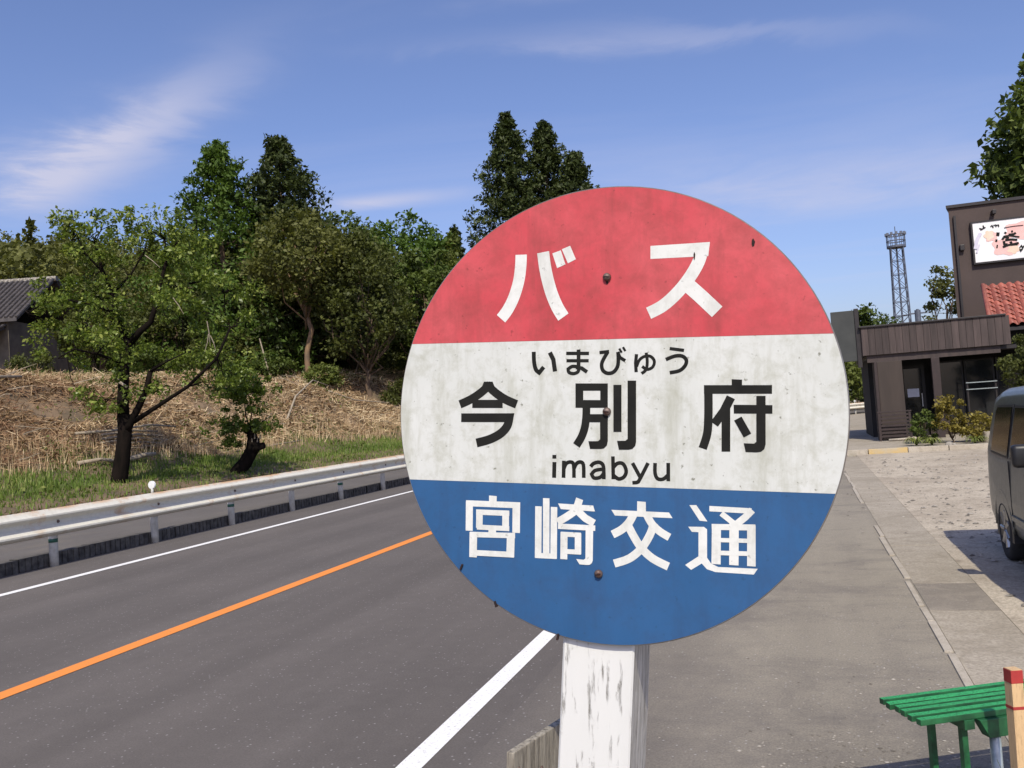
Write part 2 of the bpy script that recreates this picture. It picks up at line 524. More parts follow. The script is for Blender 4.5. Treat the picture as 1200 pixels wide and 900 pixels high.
class MB:
    """collects shapes into one mesh"""

    def __init__(self):
        self.v, self.f = [], []

    def add(self, vs, fs):
        o = len(self.v)
        self.v += [tuple(p) for p in vs]
        self.f += [tuple(i + o for i in f) for f in fs]
        return self

    def box(self, x0, x1, y0, y1, z0, z1):
        vs = [(x, y, z) for z in (z0, z1) for y in (y0, y1) for x in (x0, x1)]
        return self.add(vs, [(0, 2, 3, 1), (4, 5, 7, 6), (0, 1, 5, 4), (2, 6, 7, 3), (0, 4, 6, 2), (1, 3, 7, 5)])

    def tube(self, pts, rad, n=8, cap=True):
        pts = [Vector(p) for p in pts]
        if isinstance(rad, (int, float)):
            rad = [rad] * len(pts)
        vs, fs = [], []
        prev = None
        for i, p in enumerate(pts):
            d = (pts[min(i + 1, len(pts) - 1)] - pts[max(i - 1, 0)]).normalized()
            if prev is None:
                a = d.orthogonal().normalized()
            else:
                a = (prev - d * prev.dot(d))
                a = a.normalized() if a.length > 1e-6 else d.orthogonal().normalized()
            prev = a
            b = d.cross(a)
            for k in range(n):
                t = 2 * math.pi * k / n
                vs.append(p + (a * math.cos(t) + b * math.sin(t)) * rad[i])
        for i in range(len(pts) - 1):
            for k in range(n):
                k2 = (k + 1) % n
                fs.append((i * n + k, i * n + k2, (i + 1) * n + k2, (i + 1) * n + k))
        if cap:
            fs.append(tuple(range(n - 1, -1, -1)))
            e = (len(pts) - 1) * n
            fs.append(tuple(e + k for k in range(n)))
        return self.add(vs, fs)

    def prism(self, poly, axis, a, b):
        """extrude a 2-D polygon along an axis ('x','y','z')"""
        def p3(p, t):
            return {'x': (t, p[0], p[1]), 'y': (p[0], t, p[1]), 'z': (p[0], p[1], t)}[axis]
        n = len(poly)
        vs = [p3(p, a) for p in poly] + [p3(p, b) for p in poly]
        fs = [tuple(range(n)), tuple(range(2 * n - 1, n - 1, -1))]
        fs += [(i, i + n, (i + 1) % n + n, (i + 1) % n) for i in range(n)]
        return self.add(vs, fs)

    def mesh(self, name, mat, bevel=0.0, smooth=False, seg=2):
        me = bpy.data.meshes.new(name)
        me.from_pydata(self.v, [], self.f)
        bm = bmesh.new()
        bm.from_mesh(me)
        bmesh.ops.recalc_face_normals(bm, faces=bm.faces)
        if bevel:
            bmesh.ops.bevel(bm, geom=list(bm.edges), offset=bevel, segments=seg, affect='EDGES', profile=0.6)
        bm.to_mesh(me)
        bm.free()
        me.materials.append(MATS[mat])
        if smooth:
            me.shade_smooth()
        return me

    def obj(self, name, mat, parent=None, bevel=0.0, smooth=False, loc=None, rot=None):
        return link(name, self.mesh(name, mat, bevel, smooth), parent, loc, rot)


def np_quads(name, V, mat, tint=None, tri=False):
    """mesh of separate quads from an (N,4,3) array"""
    N, K = V.shape[0], V.shape[1]
    me = bpy.data.meshes.new(name)
    me.vertices.add(N * K)
    me.vertices.foreach_set('co', V.reshape(-1).astype(np.float32))
    me.loops.add(N * K)
    me.loops.foreach_set('vertex_index', np.arange(N * K, dtype=np.int32))
    me.polygons.add(N)
    me.polygons.foreach_set('loop_start', np.arange(0, N * K, K, dtype=np.int32))
    me.polygons.foreach_set('loop_total', np.full(N, K, dtype=np.int32))
    if tint is not None:
        at = me.attributes.new('tint', 'FLOAT', 'POINT')
        at.data.foreach_set('value', np.repeat(np.clip(tint, 0, 1), K).astype(np.float32))
    me.update(calc_edges=True)
    me.materials.append(MATS[mat])
    return me


def unit(a):
    return a / np.maximum(np.linalg.norm(a, axis=1, keepdims=True), 1e-9)


def leaf_quads(P, size, rng, up=0.5, outward=None, wid=0.32, jit=0.5):
    N = len(P)
    d = rng.normal(size=(N, 3))
    if outward is not None:
        d = d * 0.7 + outward
    d = unit(d)
    nrm = rng.normal(size=(N, 3))
    nrm[:, 2] = np.abs(nrm[:, 2]) + up
    w = unit(np.cross(d, unit(nrm)))
    n2 = np.cross(w, d)
    s = (size * (1 + jit * (rng.random(N) - 0.5) * 2))[:, None]
    V = np.empty((N, 4, 3))
    V[:, 0] = P - d * s * 0.5
    V[:, 1] = P + w * s * wid + n2 * s * 0.10
    V[:, 2] = P + d * s * 0.5 - n2 * s * 0.05
    V[:, 3] = P - w * s * wid + n2 * s * 0.10
    return V


# ------------------------------------------------------------------ the road's course (s along, u to the left of the centre line)
XC, S0, RAD, SMAX = -5.08, 18.0, 65.0, 18.0 + 65.0 * 1.3


def road_pt(s, u, z=0.0):
    if s <= S0:
        return (XC - u, s, z)
    a = (min(s, SMAX) - S0) / RAD
    x = XC + RAD - (RAD + u) * math.cos(a)
    y = S0 + (RAD + u) * math.sin(a)
    if s > SMAX:
        x += (s - SMAX) * math.sin(a)
        y += (s - SMAX) * math.cos(a)
    return (x, y, z)


def road_su(x, y):
    if y <= S0:
        return y, XC - x
    dx, dy = XC + RAD - x, y - S0
    return S0 + RAD * math.atan2(dy, dx), math.hypot(dx, dy) - RAD


UP = [4.6, 10.8, 12.0, 14.5, 16.5, 19.5, 22.0, 40.0, 70.0, 120.0, 170.0, 230.0]
ZP = [0.15, 0.15, 0.30, 1.05, 2.15, 3.6, 4.15, 5.0, 10.5, 24.0, 34.0, 40.0]


def bank_z(s, u):
    z = float(np.interp(u, UP, ZP))
    k = max(0.0, 1 - abs(u - 17.5) / 4.5)
    z += k * (0.40 * math.sin(s * 0.9 + 1.3 * math.sin(u)) + 0.22 * math.sin(s * 0.37 + 2.0) + 0.12 * math.sin(s * 2.3 + u * 1.7))
    if s > 45:
        x, y, _ = road_pt(s, u)
        f = min(1.0, max(0.0, (x / max(y, 1.0) + 0.22) / 0.18))
        z = 0.15 + (z - 0.15) * (1 - f * f * (3 - 2 * f))
    if 22 < u < 60 and s < 45:
        z += 0.25 * math.sin(s * 0.21 + u * 0.3)
    return z


def ground_z(x, y):
    s, u = road_su(x, y)
    return bank_z(s, u) if u > 4.6 else 0.0


def strip(name, mat, u0, u1, s0, s1, z, step=1.0, parent=None, zf=None, nu=1, thick=0.0):
    ns = max(1, int(round((s1 - s0) / step)))
    vs, fs = [], []
    for i in range(ns + 1):
        s = s0 + (s1 - s0) * i / ns
        for j in range(nu + 1):
            u = u0 + (u1 - u0) * j / nu
            vs.append(road_pt(s, u, zf(s, u) if zf else z))
    for i in range(ns):
        for j in range(nu):
            a = i * (nu + 1) + j
            fs.append((a, a + nu + 1, a + nu + 2, a + 1))
    me = bpy.data.meshes.new(name)
    me.from_pydata(vs, [], fs)
    bm = bmesh.new()
    bm.from_mesh(me)
    bmesh.ops.recalc_face_normals(bm, faces=bm.faces)
    if bm.faces and sum(f.normal.z for f in bm.faces) < 0:
        bmesh.ops.reverse_faces(bm, faces=bm.faces)
    bm.to_mesh(me)
    bm.free()
    me.materials.append(MATS[mat])
    return link(name, me, parent)


# ================================================================== THE SETTING
g = MB()
g.add([(-900, -300, -0.03), (900, -300, -0.03), (900, 1200, -0.03), (-900, 1200, -0.03)], [(0, 1, 2, 3)])
tag(g.obj('ground', 'ground_earth'), 'flat earth stretching away under everything', kind='structure')

road = strip('road', 'road_asphalt', -3.5, 4.6, -15, 150, 0.0, 1.0)
tag(road, 'grey asphalt two lane road curving away to the right', kind='structure')
shoulder = strip('road_shoulder', 'shoulder_asphalt', -5.88, -3.5, -15, 60, 0.0, 1.0)
tag(shoulder, 'wide dusty asphalt shoulder beside the bus stop', kind='structure')
strip('edge_line', 'white_marking', 3.36, 3.49, -15, 150, 0.004, 1.0, road)
strip('edge_line', 'white_marking', -3.30, -3.175, -15, 150, 0.004, 1.0, road)
strip('centre_line', 'orange_marking', -0.075, 0.075, -15, 150, 0.004, 1.0, road)

walk = strip('sidewalk', 'walk_asphalt', 4.76, 10.9, -15, 120, 0.15, 1.0, None, lambda s, u: 0.15)
tag(walk, 'grey paved strip behind the guard rail', kind='structure')
bank = strip('bank', 'bank_soil', 10.8, 230, -60, 200, 0, 1.2, None, bank_z, 110)
tag(bank, 'earth bank rising behind the far side of the road', kind='structure')

verge = strip('verge', 'verge_turf', 11.25, 14.9, -10, 60, 0, 0.8, None, lambda s, u: bank_z(s, u) + 0.012, 12)
tag(verge, 'turf strip at the foot of the bank', kind='structure')

# concrete gutter along the shoulder and the dirt car park
lot = MB()
lot.add([(1.22, -15, 0.0), (60, -15, 0.0), (60, 23.2, 0.0), (1.22, 23.2, 0.0)], [(0, 1, 2, 3)])
lot = lot.obj('car_park', 'lot_dirt')
tag(lot, 'pale dusty car park of packed dirt and worn concrete', kind='structure')
gut = empty('gutter', (0.97, 0, 0), kind='structure', label='concrete slab gutter between shoulder and car park')
sl = MB().box(-0.21, 0.245, -0.926, 0.926, -0.06, 0.0).mesh('slab', 'gutter_concrete', 0.003)
sl2 = MB().box(-0.21, 0.245, -0.466, 0.466, -0.06, 0.0).mesh('slab_dark', 'patch_asphalt', 0.003)
y = -8.0
while y < 22.5:
    if 6.5 < y < 7.3:
        link('slab', sl2, gut, (0, y + 0.47, 0.005))
        y += 0.94
        continue
    link('slab', sl, gut, (0, y + 0.93, 0.004 if int(y) % 3 else 0.0055))
    y += 1.86
re_ = random.Random(2)
y = 3.0
while y < 22.5:
    L_ = re_.uniform(0.35, 1.3)
    if re_.random() < 0.8:
        ed = MB().box(-0.02 - re_.uniform(0, 0.012), 0.018, -L_ / 2, L_ / 2, -0.06, 0.007 + re_.uniform(0, 0.006))
        ed.obj('edge_strip', 'pale_concrete', gut, 0.004, False, (-0.235 + re_.uniform(-0.012, 0.012), y + L_ / 2, 0), (0, 0, re_.uniform(-0.012, 0.012)))
    y += L_ + re_.uniform(0.0, 0.12)

# raised apron of the restaurant with kerb stones along its edge
ap = MB().box(0.9, 40, 23.38, 60, -0.05, 0.08).obj('apron', 'gutter_concrete')
tag(ap, 'concrete apron in front of the brown restaurant', kind='structure')
ks = MB().box(-0.44, 0.44, -0.075, 0.075, -0.05, 0.12).mesh('kerb_piece', 'pale_concrete', 0.012)
ky = MB().box(-0.44, 0.44, -0.075, 0.075, -0.05, 0.12).mesh('kerb_piece_yellow', 'yellow_kerb', 0.012)
for i in range(24):
    link('kerb_piece', ky if i in (1,) else ks, ap, (1.05 + i * 0.895, 23.29, 0.0))

# kerb on the far side of the road: dark grooved stones
kerb = empty('kerb', road_pt(0, 4.68), kind='structure', label='dark stained kerb under the guard rail')
kb = MB()
for i in range(6):
    y0 = -0.295 + i * 0.0985
    kb.box(-0.085, 0.085, y0, y0 + 0.072, 0.0, 0.165)
kb.box(-0.085, 0.072, -0.295, 0.295, 0.002, 0.168)
kbm = kb.mesh('kerb_stone', 'kerb_stone')
rk = random.Random(3)
for i in range(120):
    s = -4 + i * 0.6
    p, q = Vector(road_pt(s, 4.69)), Vector(road_pt(s + 0.1, 4.69))
    o = link('kerb_stone', kbm, kerb, p - Vector(kerb.location) + Vector((rk.uniform(-0.006, 0.006), 0, rk.uniform(-0.006, 0.004))))
    o.rotation_euler = (0, 0, -math.atan2(q.x - p.x, q.y - p.y) + rk.uniform(-0.01, 0.01))

# ================================================================== GUARD RAIL
gr = empty('guard_rail', road_pt(12, 4.47))
tag(gr, 'white double pipe guard rail with rust along the far roadside', 'guard rail')
G0 = Vector(gr.location)


def on_rail(s, u, z):
    return Vector(road_pt(s, u, z)) - G0


PROF = [(0.000, 0.775), (0.016, 0.772), (0.066, 0.722), (0.092, 0.702), (0.094, 0.682), (0.078, 0.664), (0.022, 0.632), (0.006, 0.612), (0.006, 0.572),
        (0.022, 0.552), (0.070, 0.508), (0.096, 0.490), (0.098, 0.468), (0.078, 0.450), (0.016, 0.418), (0.000, 0.414)]
PROF = PROF + [(a - 0.005, z - 0.004) for a, z in PROF[::-1]]


def beam_piece(s0, s1, grow=0.0, n=8):
    vs_, fs_ = [], []
    k = len(PROF)
    for i in range(n + 1):
        s_ = s0 + (s1 - s0) * i / n
        for a, z in PROF:
            vs_.append(on_rail(s_, 4.455 - a - (grow if a > -0.01 else 0), z))
    for i in range(n):
        for q in range(k):
            q2 = (q + 1) % k
            fs_.append((i * k + q, i * k + q2, (i + 1) * k + q2, (i + 1) * k + q))
    return MB().add(vs_, fs_)


s = -6.35
while s < 96:
    beam_piece(s, s + 3.898).obj('beam', 'rail_paint', gr)
    s += 3.9
pm = MB().tube([(0, 0, -0.1), (0, 0, 0.70), (0, 0, 0.72)], [0.057, 0.057, 0.03], 12).mesh('post', 'post_white', 0, True)
bmn = MB().tube([(0, 0, 0.315), (0, 0, 0.365)], 0.0585, 12).mesh('post_band', 'post_green_band', 0, True)
brk = MB().box(0.03, 0.088, -0.04, 0.04, 0.545, 0.64).mesh('bracket', 'post_white', 0.004)
bolt = MB().tube([(0.10, 0, 0.592), (0.118, 0, 0.592)], [0.022, 0.014], 8).mesh('bolt', 'rusty_screw')
for i in range(50):
    s = -4.25 + i * 1.95
    b_ = on_rail(s, 4.545, 0)
    a = -((s - S0) / RAD) if s > S0 else 0.0
    po = link('post', pm, gr, b_, (0, 0, a))
    link('bracket', brk, po)
    link('bolt', bolt, po)
    if i % 2 == 1 or i > 14:
        link('green_band', bmn, po)
    if i % 8 == 0:
        d = MB().tube([(0.0, 0, 0.70), (0.0, 0, 0.87)], 0.02, 8).obj('reflector_stem', 'post_white', po, smooth=True)
        MB().tube([(0, -0.018, 0.89), (0, 0.018, 0.89)], 0.062, 20).obj('reflector', 'reflector_white', po, bevel=0.006)

# ================================================================== BUS STOP SIGN
O = Vector((-0.3184, 0.9013, 0.0))
bs = empty('bus_stop_sign')
ux, uy, uz = Vector((0.9966, -0.0417, -0.0705)), Vector((0.0391, 0.9985, -0.0373)), Vector((0.0719, 0.0344, 0.9968))
bs.matrix_world = Matrix(((ux.x, uy.x, uz.x, O.x), (ux.y, uy.y, uz.y, O.y), (ux.z, uy.z, uz.z, O.z), (0, 0, 0, 1)))
tag(bs, 'round red white and blue bus stop sign on a white wooden post', 'bus stop sign')
DZ, DR = 1.5983, 0.25


def disc_part(name, mat, v0, v1):
    n = 72
    poly = []
    a0, a1 = math.asin(max(-1, v0 / DR)), math.asin(min(1, v1 / DR))
    rr = random.Random(11)
    for i in range(n + 1):
        a = a0 + (a1 - a0) * i / n
        poly.append((DR * math.cos(a), DR * math.sin(a) + DZ))
    for i in range(n + 1):
        a = a1 + (a0 - a1) * i / n
        poly.append((-DR * math.cos(a), DR * math.sin(a) + DZ))
    out = []
    for p in poly:
        if not out or (Vector(p) - Vector(out[-1])).length > 1e-5:
            out.append(p)
    if (Vector(out[0]) - Vector(out[-1])).length < 1e-5:
        out.pop()
    MB().prism(out, 'y', -0.0012, 0.0008).obj(name, mat, bs)


disc_part('red_band', 'sign_red', 0.0816, 0.25)
disc_part('white_band', 'sign_white', -0.0794, 0.0814)
disc_part('blue_band', 'sign_blue', -0.25, -0.0796)
back = [(DR * 0.997 * math.cos(t * math.pi / 36), DZ + DR * 0.997 * math.sin(t * math.pi / 36)) for t in range(72)]
MB().prism(back, 'y', 0.0009, 0.0022).obj('backing_plate', 'plate_back', bs)


rim_pts = [(DR * 1.0005 * math.cos(t * math.pi / 60), 0.0004, DZ + DR * 1.0005 * math.sin(t * math.pi / 60)) for t in range(121)]
MB().tube(rim_pts, 0.0013, 6, False).obj('rim', 'plate_back', bs)


def ribbon(pts, w):
    pts = [Vector(p) for p in pts]
    L, Rr = [], []
    for i, p in enumerate(pts):
        a = (p - pts[i - 1]).normalized() if i > 0 else None
        b = (pts[i + 1] - p).normalized() if i < len(pts) - 1 else None
        if a is None:
            a = b
        if b is None:
            b = a
        t = (a + b)
        t = t.normalized() if t.length > 1e-6 else a
        nrm = Vector((-t.y, t.x))
        c = max(0.45, nrm.dot(Vector((-a.y, a.x))))
        L.append(p + nrm * (w / 2 / c))
        Rr.append(p - nrm * (w / 2 / c))
    return L + Rr[::-1]


def smooth_path(pts, n=4):
    """Catmull-Rom through the points of a brush stroke"""
    if len(pts) < 4:
        return pts
    P = [Vector(p) for p in pts]
    out = []
    for i in range(len(P) - 1):
        p0, p1, p2, p3 = P[max(i - 1, 0)], P[i], P[i + 1], P[min(i + 2, len(P) - 1)]
        sharp = i > 0 and (p1 - p0).normalized().dot((p2 - p1).normalized()) < 0.35
        sharp2 = i + 2 < len(P) and (p2 - p1).normalized().dot((p3 - p2).normalized()) < 0.35
        if sharp:
            p0 = p1
        if sharp2:
            p3 = p2
        for k in range(n):
            t = k / n
            out.append(0.5 * ((2 * p1) + (p2 - p0) * t + (2 * p0 - 5 * p1 + 4 * p2 - p3) * t * t + (3 * p1 - p0 - 3 * p2 + p3) * t ** 3))
    out.append(P[-1])
    return out


# each character: (colour, [(stroke width mm, points mm from the disc centre) ...]); width 0 = an outline
LETTERS=[
('white',[(13.8,[(-99.0,181.0),(-99.6,166.3),(-102.0,149.8),(-107.6,132.2),(-115.0,118.2),(-123.0,108.2)]),(14.3,[(-72.6,182.3),(-70.5,167.1),(-67.2,151.7),(-62.2,135.0),(-55.5,119.5),(-48.1,107.6)]),(0.0,[(-61.6,180.3),(-51.6,183.2),(-46.1,167.0),(-55.8,163.3)]),(0.0,[(-50.4,184.3),(-40.7,187.7),(-33.9,172.1),(-43.2,168.0)])]),
('white',[(0.0,[(50.1,181.9),(113.8,182.2),(112.0,167.3),(50.2,167.7)]),(13.5,[(106.6,179.8),(102.9,164.5),(96.4,151.6),(86.5,137.6),(74.4,124.8),(62.2,115.2),(48.3,108.5)]),(15.3,[(89.8,138.1),(104.0,124.7),(121.2,107.5)])]),
('black',[(9.9,[(-135.8,32.6),(-147.4,23.0),(-159.8,15.4),(-173.4,9.6)]),(9.9,[(-139.9,32.6),(-128.9,23.0),(-116.6,15.3),(-103.0,9.7)]),(0.0,[(-143.4,35.9),(-132.7,35.8),(-130.0,29.7),(-146.0,29.7)]),(9.4,[(-157.7,10.2),(-120.0,10.2)]),(10.1,[(-171.5,-5.9),(-111.7,-5.5),(-114.2,-15.0),(-122.2,-23.6),(-135.5,-30.4),(-151.9,-34.9)])]),
('black',[(4.8,[(-82.9,69.3),(-82.4,57.6),(-80.2,49.1),(-76.2,45.5),(-70.9,51.8)]),(5.1,[(-63.8,68.2),(-59.6,60.1),(-57.5,46.6)])]),
('black',[(3.9,[(-44.6,66.7),(-18.2,66.2)]),(3.7,[(-44.2,58.5),(-18.5,58.1)]),(4.4,[(-30.2,70.7),(-30.1,49.4)]),(3.8,[(-30.1,51.3),(-37.2,52.1),(-42.2,49.2),(-41.2,45.5),(-35.8,44.0),(-30.7,46.1),(-29.7,51.3)]),(4.2,[(-33.0,51.0),(-26.3,49.8),(-20.3,45.6)])]),
('black',[(3.8,[(-6.3,66.8),(4.6,67.8)]),(4.2,[(3.1,67.5),(-1.2,60.4),(-3.7,54.3),(-2.6,47.6),(2.6,44.0),(9.3,45.0),(14.0,51.0),(15.0,59.1),(14.6,67.2)]),(3.7,[(14.2,67.2),(16.7,61.1),(22.7,57.4)]),(2.5,[(16.0,70.9),(18.7,66.3)]),(2.5,[(20.1,72.4),(22.8,67.9)])]),
('black',[(3.7,[(35.1,64.4),(34.1,54.8),(34.8,44.7)]),(3.3,[(35.2,50.7),(38.6,58.3),(44.7,62.0),(50.7,61.5),(54.6,56.5),(52.8,50.1),(46.7,47.6),(41.3,51.0)]),(3.4,[(45.7,65.8),(46.9,56.6),(45.7,47.6),(40.7,43.2)])]),
('black',[(3.6,[(71.1,69.7),(86.5,67.4)]),(4.0,[(67.0,57.9),(76.7,61.5),(84.6,61.3),(88.9,56.9),(87.5,51.0),(81.6,45.8),(71.2,43.7)])]),
('black',[(0.0,[(-33.6,33.1),(3.3,32.8),(3.3,24.7),(-33.6,24.8)]),(0.0,[(-33.6,25.0),(-24.6,25.0),(-24.5,5.9),(-33.4,5.9)]),(0.0,[(-5.2,24.9),(3.3,24.9),(3.4,6.0),(-5.1,6.0)]),(0.0,[(-24.8,14.6),(-5.0,14.5),(-4.9,6.0),(-24.7,5.9)]),(8.9,[(-20.9,6.4),(-21.1,-3.9),(-22.7,-16.1),(-26.4,-26.4),(-32.1,-35.7)]),(0.0,[(-22.3,-1.0),(3.9,-0.9),(3.5,-9.8),(-22.3,-10.0)]),(0.0,[(-5.3,-3.8),(3.5,-3.7),(3.6,-30.0),(2.6,-35.1),(-0.7,-38.4),(-4.3,-39.1),(-16.4,-39.3),(-18.4,-30.8),(-7.4,-30.6),(-5.1,-28.5)]),(0.0,[(9.6,31.2),(18.6,31.1),(18.8,-20.1),(9.8,-20.2)]),(0.0,[(25.4,35.7),(34.8,35.6),(35.0,-30.5),(34.0,-35.1),(30.8,-38.4),(26.7,-39.3),(16.0,-39.5),(13.9,-29.9),(23.2,-29.7),(25.6,-27.7)])]),
('black',[(0.0,[(136.0,36.2),(146.6,35.7),(146.5,29.6),(136.0,29.6)]),(0.0,[(107.4,30.2),(176.6,29.8),(176.5,20.8),(107.4,21.0)]),(8.8,[(112.0,22.3),(112.0,-1.1),(110.8,-20.5),(106.0,-36.6)]),(9.1,[(135.2,17.4),(128.0,2.9),(118.1,-10.8)]),(0.0,[(125.6,3.9),(134.5,6.8),(134.4,-39.3),(125.5,-39.5)]),(0.0,[(137.9,9.5),(176.9,9.2),(176.8,0.4),(138.2,0.4)]),(0.0,[(160.9,18.7),(170.1,18.7),(170.0,-31.2),(168.7,-36.0),(165.3,-38.9),(160.7,-39.6),(150.0,-39.4),(148.1,-30.4),(158.5,-30.6),(160.7,-28.7)]),(8.6,[(142.2,-4.8),(151.9,-22.3)])]),
('black',[(4.7,[(-57.5,-54.6),(-57.8,-72.2)]),(4.7,[(-57.6,-46.7),(-57.6,-50.9)])]),
('black',[(4.4,[(-46.5,-52.9),(-46.8,-71.9)]),(4.2,[(-46.3,-61.4),(-43.8,-56.1),(-39.0,-54.2),(-35.3,-57.0),(-34.7,-71.5)]),(4.2,[(-34.6,-61.0),(-31.9,-55.8),(-27.4,-53.9),(-23.9,-57.1),(-23.5,-71.2)])]),
('black',[(4.2,[(-15.7,-58.8),(-12.5,-55.3),(-6.3,-53.7),(-1.7,-56.8),(-0.8,-65.5),(-0.8,-72.1)]),(4.0,[(-0.8,-61.0),(-10.4,-62.7),(-14.6,-66.9),(-11.8,-71.0),(-5.1,-70.2),(-0.8,-65.5)])]),
('black',[(4.1,[(9.3,-46.9),(9.8,-71.8)]),(4.1,[(9.7,-59.1),(14.5,-54.4),(20.6,-54.8),(24.1,-62.2),(21.7,-68.8),(15.6,-71.2),(9.8,-67.2)])]),
('black',[(4.1,[(31.0,-53.6),(40.0,-69.7)]),(4.0,[(48.0,-53.2),(39.0,-70.9),(36.4,-74.2),(30.9,-74.9)])]),
('black',[(4.0,[(55.6,-53.0),(55.6,-63.9),(58.4,-69.7),(64.4,-69.9),(69.6,-65.4)]),(4.0,[(69.7,-52.6),(69.8,-72.1)])]),
('white',[(0.0,[(-135.7,-94.7),(-126.2,-95.1),(-126.4,-102.8),(-135.6,-102.9)]),(6.8,[(-164.2,-104.6),(-97.7,-104.4)]),(8.8,[(-160.0,-102.6),(-159.9,-136.0)]),(9.1,[(-102.3,-102.1),(-102.3,-135.5)]),(6.1,[(-151.4,-114.2),(-110.7,-113.9)]),(8.1,[(-147.2,-111.7),(-147.3,-132.2)]),(8.2,[(-115.1,-111.5),(-115.0,-133.7)]),(5.7,[(-150.3,-131.3),(-110.5,-131.2)]),(9.3,[(-131.1,-130.7),(-131.3,-138.3)]),(6.1,[(-158.6,-140.1),(-103.4,-138.7)]),(9.4,[(-154.5,-137.4),(-154.6,-166.0)]),(9.5,[(-108.5,-137.2),(-109.0,-163.0)]),(6.4,[(-155.9,-160.8),(-104.5,-160.2)])]),
('white',[(7.7,[(-75.9,-104.6),(-75.9,-161.8)]),(7.6,[(-66.8,-95.2),(-66.4,-157.5)]),(7.6,[(-57.6,-104.6),(-57.7,-161.4)]),(5.8,[(-79.5,-159.4),(-54.1,-159.0)]),(0.0,[(-52.9,-100.5),(-12.6,-101.2),(-10.6,-107.6),(-49.7,-106.6)]),(8.4,[(-28.0,-94.4),(-32.6,-106.5),(-41.1,-113.6),(-53.3,-121.1)]),(8.4,[(-32.6,-105.7),(-21.7,-115.2),(-11.4,-120.6)]),(6.0,[(-52.8,-125.6),(-10.1,-125.7)]),(8.1,[(-45.7,-131.8),(-45.8,-161.6)]),(5.3,[(-49.1,-134.1),(-26.2,-134.1)]),(7.4,[(-29.6,-132.3),(-29.5,-154.9)]),(5.3,[(-45.5,-152.9),(-26.1,-152.8)]),(0.0,[(-20.9,-125.2),(-12.4,-125.2),(-12.7,-160.9),(-13.8,-163.9),(-16.3,-165.9),(-19.9,-166.2),(-27.6,-166.1),(-31.5,-160.5),(-23.0,-160.8),(-21.0,-159.2)])]),
('white',[(0.0,[(36.3,-94.6),(45.6,-95.0),(45.8,-106.3),(36.1,-106.4)]),(0.0,[(7.8,-105.0),(70.6,-105.2),(74.4,-111.0),(11.8,-111.0)]),(8.7,[(32.2,-108.9),(27.5,-117.5),(19.7,-125.5),(9.2,-131.6)]),(8.8,[(25.5,-119.4),(32.3,-131.7),(40.8,-144.2),(53.2,-154.8),(70.0,-162.3)]),(8.6,[(54.6,-116.9),(50.1,-130.0),(40.8,-145.0),(27.7,-156.4),(11.2,-162.8)]),(8.3,[(46.9,-109.0),(52.3,-118.1),(60.8,-125.7),(71.1,-131.4)])]),
('white',[(0.0,[(92.1,-96.5),(99.4,-96.2),(110.9,-112.8),(102.8,-112.4)]),(0.0,[(90.9,-119.2),(107.3,-118.6),(110.5,-121.0),(110.5,-150.6),(114.6,-156.2),(121.9,-159.4),(161.7,-158.7),(157.8,-164.8),(119.0,-164.8),(110.2,-162.4),(105.0,-156.8),(93.9,-164.2),(87.7,-159.4),(101.6,-149.6),(101.6,-124.4),(94.7,-124.4)]),(5.6,[(112.9,-99.3),(155.8,-100.0)]),(7.1,[(156.5,-99.0),(149.4,-106.6),(140.0,-114.8)]),(5.8,[(125.1,-103.7),(138.6,-114.0)]),(6.2,[(115.3,-118.2),(159.6,-116.7)]),(9.4,[(120.2,-115.3),(119.7,-156.6)]),(8.5,[(155.5,-114.6),(155.4,-156.5)]),(9.5,[(138.2,-113.0),(137.8,-156.5)]),(4.4,[(120.2,-131.5),(155.4,-130.6)]),(4.7,[(120.1,-144.8),(155.4,-143.7)])])]


for col_, strokes in LETTERS:
    m_ = MB()
    for i, (w, pts) in enumerate(strokes):
        poly = ribbon(smooth_path(pts), w) if w > 0 else [Vector(p) for p in pts]
        yy = -0.00135 - i * 0.00004
        area = sum(poly[j].x * poly[(j + 1) % len(poly)].y - poly[(j + 1) % len(poly)].x * poly[j].y for j in range(len(poly)))
        if area < 0:
            poly = poly[::-1]
        m_.add([(q.x / 1000, yy, DZ + q.y / 1000) for q in poly], [tuple(range(len(poly)))])
    me = bpy.data.meshes.new('letter')
    me.from_pydata(m_.v, [], m_.f)
    me.materials.append(MATS['letter_' + col_])
    link('letter', me, bs)

# post: square timber, a little out of line with the disc, paint peeling
post = MB()
segs = 16
prof = []
rp_ = random.Random(5)
ring = [(-0.0405, 0), (-0.0385, -0.002), (0.0385, -0.002), (0.0405, 0), (0.0405, 0.083), (0.0385, 0.085), (-0.0385, 0.085), (-0.0405, 0.083)]
vs, fs = [], []
for i in range(segs + 1):
    z = -0.35 + i * (DZ + 0.20 + 0.35) / segs
    cx = -0.0085 + 0.038 * (z - (DZ - 0.255))
    for (a, b_) in ring:
        vs.append((cx + a + rp_.uniform(-0.0006, 0.0006), 0.0085 + b_, z))
for i in range(segs):
    for k in range(8):
        k2 = (k + 1) % 8
        fs.append((i * 8 + k, i * 8 + k2, (i + 1) * 8 + k2, (i + 1) * 8 + k))
fs.append(tuple(range(8)))
fs.append(tuple(segs * 8 + k for k in range(8)))
post.add(vs, fs)
po_ = post.obj('post', 'peeling_white_paint', bs)
po_.data.materials.append(MATS['bare_post_side'])
for f_ in po_.data.polygons:
    if f_.normal.x > 0.8:
        f_.material_index = 1

